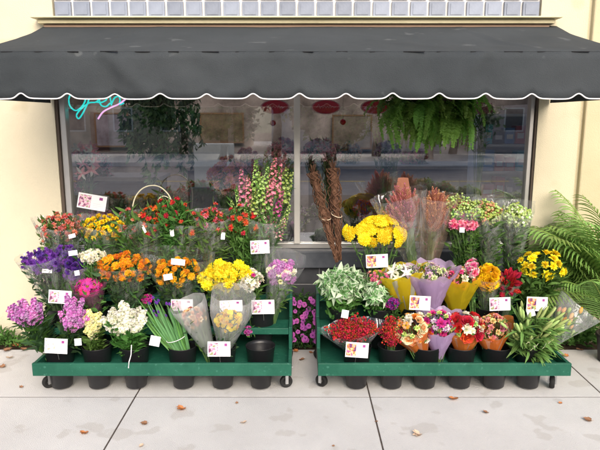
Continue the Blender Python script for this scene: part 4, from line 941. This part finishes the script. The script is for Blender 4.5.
# pink silk spray
def spray(label, px, py, w, h, n, cols, Y, fs, seed, kind='ruffle', vase=True, name='silk_flowers', vc=(.25,.24,.27)):
    zb = zs_-.02; P = at(px, py, Y); root = Vector((P.x, Y, zb)); e = empty(name, root, label, 'flower arrangement'); r = random.Random(seed); k = mpp(Y, P.z); sb = MB(); lb = MB()
    for i in range(n):
        a = r.uniform(0, 2*PI); q = math.sqrt(r.random()); Q = P+Vector((w*k*q*math.cos(a), r.uniform(-.08,.08), h*k*q*math.sin(a)))
        inst('flower', flower(kind, cols, i % 3), e, Q-root, aim(Vector((math.cos(a)*q,-.8,.5+.5*math.sin(a)))), fs*r.uniform(.7,1.15)); sb.tube([Vector((0,0,.10)), (Q-root)*.55+Vector((0,0,.06)), Q-root], .002, 4, 0, False)
        for j in range(3): leafy(lb, (Q-root)*r.uniform(.6,1), Vector((0,0,1)), .06, .02, r, 0)
    sb.build('stems', STEM, e); lb.build('leaves', [GREENS[2]], e)
    if vase: q = MB(); q.lathe([(.04,0),(.065,.04),(.07,.10),(.045,.17),(.05,.19),(.04,.17),(.001,.16)], 20); q.build('vase', mat('vase_'+str(seed), vc, .3), e, True)
spray('spray of pink silk blossoms behind the window mullion', 284, 154, 18, 15, 90, ('silkpink','white','silkpink'), .22, .030, 1)
spray('second spray of pink silk blossoms right of the mullion', 322, 152, 18, 12, 80, ('silkpink','white'), .26, .030, 2)
spray('pink and white silk lily high inside the left window', 85, 160, 9, 15, 24, ('silkpink','white'), .20, .05, 3, 'lily')
spray('small pink silk blossom below the silk lily', 75, 185, 5, 8, 9, ('silkpink','pink'), .40, .03, 4, 'ruffle')
spray('pink mum arrangement behind the notice card', 93, 216, 17, 6, 26, ('orchid','pink'), .24, .030, 5, 'mum')
spray('muted pink dried flower arrangement behind the larkspur', 228, 176, 20, 18, 80, ('silkpink','peach'), .32, .035, 6)
spray('white and grey silk flower arrangement behind the twig bundles', 313, 222, 13, 18, 40, ('white','lilac','palelime'), .40, .026, 7)
spray('pink silk flowers hanging high beside the right window edge', 481, 107, 9, 6, 22, ('pink','silkpink'), .35, .032, 8, vase=True)
spray('white silk orchid arrangement left of the fern', 388, 150, 14, 9, 44, ('white','lilac'), .45, .026, 9)
spray('dark burgundy arrangement behind the yellow yarrow', 372, 208, 16, 12, 50, ('purple','crimson'), .5, .035, 10, vc=(.05,.04,.04))
# basket with white arched handle
def basket():
    P = at(150, 240, -.30); e = empty('wire_arch', P, 'thin white wire arch standing behind the red alstroemerias', 'wire arch')
    q = MB(); pts = [at(x, y, -.30)-P for x, y in ((133,240),(132.5,212),(135,198),(142,189),(151,185.5),(160,187),(168,194),(172,203),(172.5,215),(171,240))]
    q.tube(smooth(pts, 6), .0045, 6); q.build('wire', mat('cream_wire', (.75,.70,.52), .4), e, True)
    q = MB(); q.tube(smooth([at(x, y, -.30)-P for x, y in ((172,200),(164,196),(158,200),(162,205),(168,202))], 5), .003, 5); q.build('curl', MATS['cream_wire'], e, True)
basket()
# lamp
def lamp():
    P = at(402, 215, .5); P.z = zs_-.02; e = empty('table_lamp', P, 'small table lamp with a salmon shade inside the window', 'lamp')
    zsd = at(402, 193, .5).z-P.z; zst = at(402, 178, .5).z-P.z
    q = MB(); q.lathe([(.05,0),(.05,.015),(.015,.03),(.03,.10),(.012,.18),(.008,zsd+.02)], 20); q.build('base', mat('lamp_base', (.18,.10,.06), .4), e, True)
    q = MB(); q.lathe([(.062,zsd),(.040,zst)], 24, cap=False); o = q.build('lamp_shade', mat('shade', (.60,.25,.15), .7, 0, trans=.4, emit=.9), e, True)
lamp()
# chairs and furnishing inside
def chair(label, px, py, Y, col, nm, s=1.0):
    P = at(px, py, Y); e = empty('chair', (P.x, Y, -.02), label, 'chair'); m = mat(nm, col, .6)
    zt_ = P.z+.02; 
    def bx(n_, *a):
        q = MB(); q.box(*a); bevel(q.build(n_, m, e), .012, 3)
    bx('seat', -.2*s, .2*s, -.2, .2, .42, .47); bx('backrest', -.19*s, .19*s, .18, .22, .62, zt_)
    for x in (-.17*s, .17*s):
        for y in (-.17, .17): bx('leg', x-.015, x+.015, y-.015, y+.015, 0, .419)
        bx('post', x-.012, x+.012, .185, .215, .471, .62)
chair('grey upholstered chair back showing behind the larkspur', 207, 190, .95, (.30,.29,.34), 'grey_uph')
chair('second grey chair back nearer the mullion', 228, 196, 1.25, (.30,.29,.34), 'grey_uph')
chair('white metal chair deep in the shop left of the mullion', 211, 144, 2.3, (.75,.75,.72), 'white_paint', 1.2)
def shelfunit():
    P = at(513, 180, 1.0); e = empty('shelf_unit', (P.x, 1.0, -.02), 'white shelf unit stocked with blue and red boxes at the right', 'shelf unit'); m = mat('shelf_white', (.85,.86,.9), .5)
    q = MB(); q.box(-.36, -.33, -.15, .15, 0, 1.65); q.build('side_panel', m, e); q = MB(); q.box(.33, .36, -.15, .15, 0, 1.65); q.build('side_panel', m, e); q = MB(); q.box(-.33, .33, .13, .15, 0, 1.65); q.build('back_panel', m, e)
    for z in (.3,.62,.92,1.15,1.38,1.63): q = MB(); q.box(-.329, .329, -.15, .128, z, z+.02); q.build('shelf', m, e)
    r = random.Random(4); cs = [('box_teal',(.10,.60,.75)),('box_white',(.7,.7,.72)),('box_red',(.55,.04,.05)),('box_dark',(.05,.05,.07)),('box_blue',(.1,.25,.6))]
    for z, zn in ((.64,'third'),(.94,'fourth'),(1.17,'fifth'),(1.40,'top')):
        x = -.31; k = 0
        while x < .22:
            w = r.uniform(.06,.12); h = r.uniform(.10,.19); c = cs[r.randrange(5)]; q = MB(); q.box(-w/2, w/2, -.06, .06, 0, h); q.box(-w*.35, w*.35, -.0615, -.0605, h*.3, h*.6, 1)
            o = bevel(q.build('gift_box', [mat(c[0], c[1], .5), CARD]), .004, 1); o.location = (P.x+x+w/2, .94, -.02+z+.003); k += 1
            tag(o, f'{c[0][4:]} box, number {k} from the left on the {zn} shelf of the white unit'.replace('number 1 from the left','leftmost').replace('number 2 from the left','second from left').replace('number 3 from the left','third from left').replace('number 4 from the left','fourth from left').replace('number 5 from the left','fifth from left').replace('number 6 from the left','sixth from left').replace('number 7 from the left','seventh from left'), 'box', 'boxes on the white shelf unit'); x += w+.012
shelfunit()
def counter(label, px0, px1, py, Y, col, h):
    A, Z = at(px0, py, Y), at(px1, py, Y); e = empty('counter', ((A.x+Z.x)/2, Y, -.02), label, 'counter'); W = (Z.x-A.x)/2
    q = MB(); q.box(-W, W, -.02, .45, A.z-.01, A.z+.03); bevel(q.build('top', mat('counter_top', (.50,.42,.36), .4), e), .004)
    q = MB(); q.box(-W+.03, W-.03, .0, .42, 0, A.z-.011); q.build('cabinet', mat('counter_body_'+str(h), col, .6), e)
counter('long brown counter with a pale top inside the right half of the shop', 306, 492, 166, 1.3, (.12,.08,.08), 1)
counter('dark wooden display table inside the left half of the shop', 70, 160, 178, 1.4, (.09,.06,.05), 2)
counter('low table with pale top deep in the shop behind the larkspur', 185, 262, 168, 2.6, (.10,.07,.06), 3)
for px, py, lab in ((273,123,'small red glass ball hanging left of the mullion'),(343,122,'small red glass ball hanging right of the mullion')):
    q = MB(); q.ball(Vector((0,0,0)), .022, 0, 14, 10); q.tube([Vector((0,0,.02)), Vector((0,0,.5))], .001, 4, 1); o = q.build('hanging_ball', [mat('red_glass', (.65,.01,.02), .15), STEEL], None, True, at(px, py, .3)); tag(o, lab, 'ornament')
def plant_in(label, px, py, Y, seed, col=(.04,.03,.03)):
    P = at(px, py, Y); root = Vector((P.x, Y, zs_-.02)); e = empty('potted_plant', root, label, 'potted plant'); r = random.Random(seed); lb = MB(); H = P.z-root.z
    for i in range(90): leafy(lb, Vector((r.gauss(0,.03), r.gauss(0,.03), r.uniform(.10,H))), Vector((r.uniform(-1,1), r.uniform(-1,1), 1)).normalized(), .07, .022, r, 0)
    lb.build('leaves', [GREENS[2]], e); q = MB(); q.lathe([(.05,0),(.07,.10),(.075,.11),(.06,.10),(.001,.095)], 16); q.build('pot', mat('plant_pot', (.03,.03,.03), .4), e)
plant_in('dark leafy potted plant behind the notice card', 122, 200, .35, 1); plant_in('dark leafy plant behind the heather bunches', 450, 190, .6, 2); plant_in('dark potted plant between mullion and orchid arrangement', 350, 205, .7, 3)
plant_in('small dark potted plant right of the brown heather', 470, 200, .5, 4); plant_in('dark potted plant left of the right window jamb', 515, 198, .5, 5)
spray('cream and pink roses on the counter behind the fern', 415, 158, 14, 8, 30, ('cream','silkpink'), 1.45, .035, 11, 'rose')
spray('tall white blossom arrangement on the left display table', 104, 170, 10, 14, 26, ('white','silkpink'), 1.5, .04, 12)
spray('dusty rose silk bouquet deep in the shop left of the mullion', 250, 160, 14, 12, 36, ('silkpink','dustyred'), 1.1, .035, 13)
spray('pale silk wreath flowers between the counter and the orchid arrangement', 350, 152, 12, 9, 30, ('white','peach'), 1.45, .032, 14)
# hanging picture frames and back wall shelves
def frame(label, px, py, w, h, Y, col, seed):
    P = at(px, py, Y); k = mpp(Y, P.z); e = empty('picture_frame', P, label, 'picture frame'); W, H = w*k/2, h*k/2
    q = MB(); q.box(-W, W, -.01, .01, H-.02, H); q.box(-W, W, -.01, .01, -H, -H+.02); q.box(-W, -W+.02, -.01, .01, -H+.0205, H-.0205); q.box(W-.02, W, -.01, .01, -H+.0205, H-.0205); q.build('frame', mat('frame_wood', (.16,.09,.05), .5), e)
    q = MB(); q.box(-W+.021, W-.021, -.004, .004, -H+.021, H-.021); q.build('picture', noisy('picture_'+str(seed), col, tuple(c*.4 for c in col), 6), e)
frame('dark framed panel on the back wall left of the mullion', 222, 128, 44, 30, 3.85, (.2,.15,.1), 1); frame('framed tan panel on the back wall right of the mullion', 352, 132, 40, 34, 3.85, (.22,.18,.15), 2); frame('framed grey panel on the back wall behind the neon sign', 112, 130, 34, 34, 3.85, (.26,.24,.3), 3)

# ================================================================== STREET BEHIND THE CAMERA (seen in the glass)
BARK = noisy('bark', (.05,.035,.025), (.10,.075,.055), 10, 1, 1, 30)
def tree(label, x, y, H, R, seed):
    e = empty('street_tree', (x, y, -.02), label, 'tree', 'trees across the street'); r = random.Random(seed); t = MB(); c = MB()
    tips = []
    t.tube([Vector((0,0,0)), Vector((.1,0,H*.25)), Vector((0,.1,H*.5)), Vector((0,0,H*.8))], [.2,.16,.12,.04], 8)
    for i in range(9):
        a = i*2.4; z = H*(.32+.05*i); E = Vector((R*.75*math.cos(a), R*.75*math.sin(a), z+H*.18)); t.tube([Vector((0,0,z)), Vector((R*.3*math.cos(a), R*.3*math.sin(a), z+H*.1)), E], [.08,.05,.015], 5); tips += [E, E*.6+Vector((0,0,z*.45))]
    tips += [Vector((0,0,H*.85)), Vector((.3,0,H*.75))]
    for i in range(5200):
        q = r.choice(tips)+Vector((r.gauss(0,R*.22), r.gauss(0,R*.22), r.gauss(0,R*.18))); leafy(c, q, Vector((r.uniform(-1,1), r.uniform(-1,1), r.uniform(-.5,1))).normalized(), .22, .13, r, r.choice((0,0,1)))
    t.build('trunk', BARK, e, True); c.build('crown', [GREENS[2], GREENS[0]], e)
for i, (x, y, H, R, lab) in enumerate([(-9.5,-19,6.5,2.6,'round street tree across the road reflected at the left of the window'),(-1.0,-20,5.2,2.1,'small street tree across the road reflected near the mullion'),(3.2,-20.5,5.8,2.3,'street tree across the road reflected right of the mullion'),(11,-19,6.8,2.7,'tall street tree across the road reflected at the right'),(-5.2,-22,3.4,1.8,'low bushy tree across the road reflected left of center'),(6.8,-22,3.2,1.8,'low bushy tree across the road reflected right of center'),(-3.0,-18.5,2.6,1.1,'small shrubby tree by the kerb across the road, left of center'),(1.2,-18,2.3,1.0,'small shrubby tree by the kerb across the road, right of center'),(5.0,-18.6,2.8,1.2,'small shrubby tree by the kerb across the road, far right')]): tree(lab, x, y, H, R, i+1)
def house(label, x, y, w, d, h, col, rc, seed):
    e = empty('house', (x, y, -.3), label, 'house', 'buildings across the street'); M1 = noisy('house_wall'+str(seed), col, tuple(c*.85 for c in col), 2); M2 = noisy('house_roof'+str(seed), rc, tuple(c*.7 for c in rc), 4)
    q = MB(); q.box(-w/2, w/2, -d/2, d/2, 0, h); q.build('wall', M1, e)
    q = MB(); q.poly_prism([(-d/2-.4, h-.05), (d/2+.4, h-.05), (0, h+d*.28)], -w/2-.3, w/2+.3); q.build('roof', M2, e)
    n = int(w/2.4)
    for i in range(n):
        xx = -w/2+w*(i+.5)/n; q = MB(); q.box(xx-.5, xx+.5, d/2+.002, d/2+.04, 1.2, 2.4); f = q.build('window', mat('house_trim', (.7,.7,.68), .6), e)
        q = MB(); q.box(xx-.43, xx+.43, d/2+.042, d/2+.05, 1.27, 2.33); q.build('pane', mat('house_glass', (.05,.06,.08), .1, spec=.8), f)
    q = MB(); q.box(-w*.1-.45, -w*.1+.45, d/2+.06, d/2+.09, .2, 2.2); q.build('door', mat('house_door', (.18,.06,.04), .5), e)
house('tan house with a brown roof across the road at the left', -9, -30, 12, 8, 3.2, (.5,.42,.33), (.16,.11,.09), 1)
house('white low shop across the road in the middle', 3, -31, 9, 8, 3.4, (.62,.62,.64), (.25,.24,.26), 2)
house('pink grey house across the road at the right', 15, -30, 11, 8, 3.0, (.5,.42,.42), (.20,.14,.12), 3)
b = MB(); b.tube([Vector((0,0,0)), Vector((0,0,7))], [.11,.08], 10); o = b.build('utility_pole', noisy('pole_wood', (.3,.26,.22), (.42,.37,.32), 5), None, True, Vector((-2.55,-17.6,0))); tag(o, 'pale utility pole across the road reflected left of the mullion', 'pole')
# distant hills behind the street
b = MB(); rows = []
for j, (y, s) in enumerate(((-70,0),(-95,.6),(-130,1),(-170,.2))):
    rows.append([Vector((x, y, -.4+s*(9+5*noise.noise(Vector((x*.02, j*.3, 0)))+3*noise.noise(Vector((x*.07, j, 2)))))) for x in range(-160, 161, 8)])
b.quadstrip(rows); tag(b.build('hills', noisy('hill_green', (.05,.07,.03), (.10,.11,.05), .1), None, True), kind='structure')

# ================================================================== LIGHT
w = bpy.data.worlds.new('World'); scene.world = w; w.use_nodes = True; N = w.node_tree.nodes; L = w.node_tree.links
bg = N['Background']; sky = N.new('ShaderNodeTexSky'); sky.sky_type = 'NISHITA'; sky.sun_disc = False
EL, AZ = math.radians(34), math.radians(168)
sky.sun_elevation = EL; sky.sun_rotation = AZ; sky.air_density = 1.0; sky.dust_density = 4.0; sky.ozone_density = .6
L.new(sky.outputs[0], bg.inputs[0]); bg.inputs[1].default_value = .15
s = bpy.data.lights.new('sun', 'SUN'); s.energy = 1.4; s.angle = math.radians(45); s.color = (1,.95,.88)
so = bpy.data.objects.new('sun', s); C.objects.link(so)
d = Vector((math.sin(AZ)*math.cos(EL), math.cos(AZ)*math.cos(EL), math.sin(EL)))   # towards the sun
so.rotation_euler = d.to_track_quat('Z', 'Y').to_euler()
so.location = (0,-6,8)
scene.view_settings.view_transform = 'Standard'; scene.view_settings.look = 'None'; scene.view_settings.exposure = .80; scene.view_settings.gamma = 1
scene.view_settings.use_curve_mapping = False
scene.render.engine = 'CYCLES'; scene.cycles.transparent_max_bounces = 24; scene.cycles.max_bounces = 7
scene.render.resolution_x = 1024; scene.render.resolution_y = 768
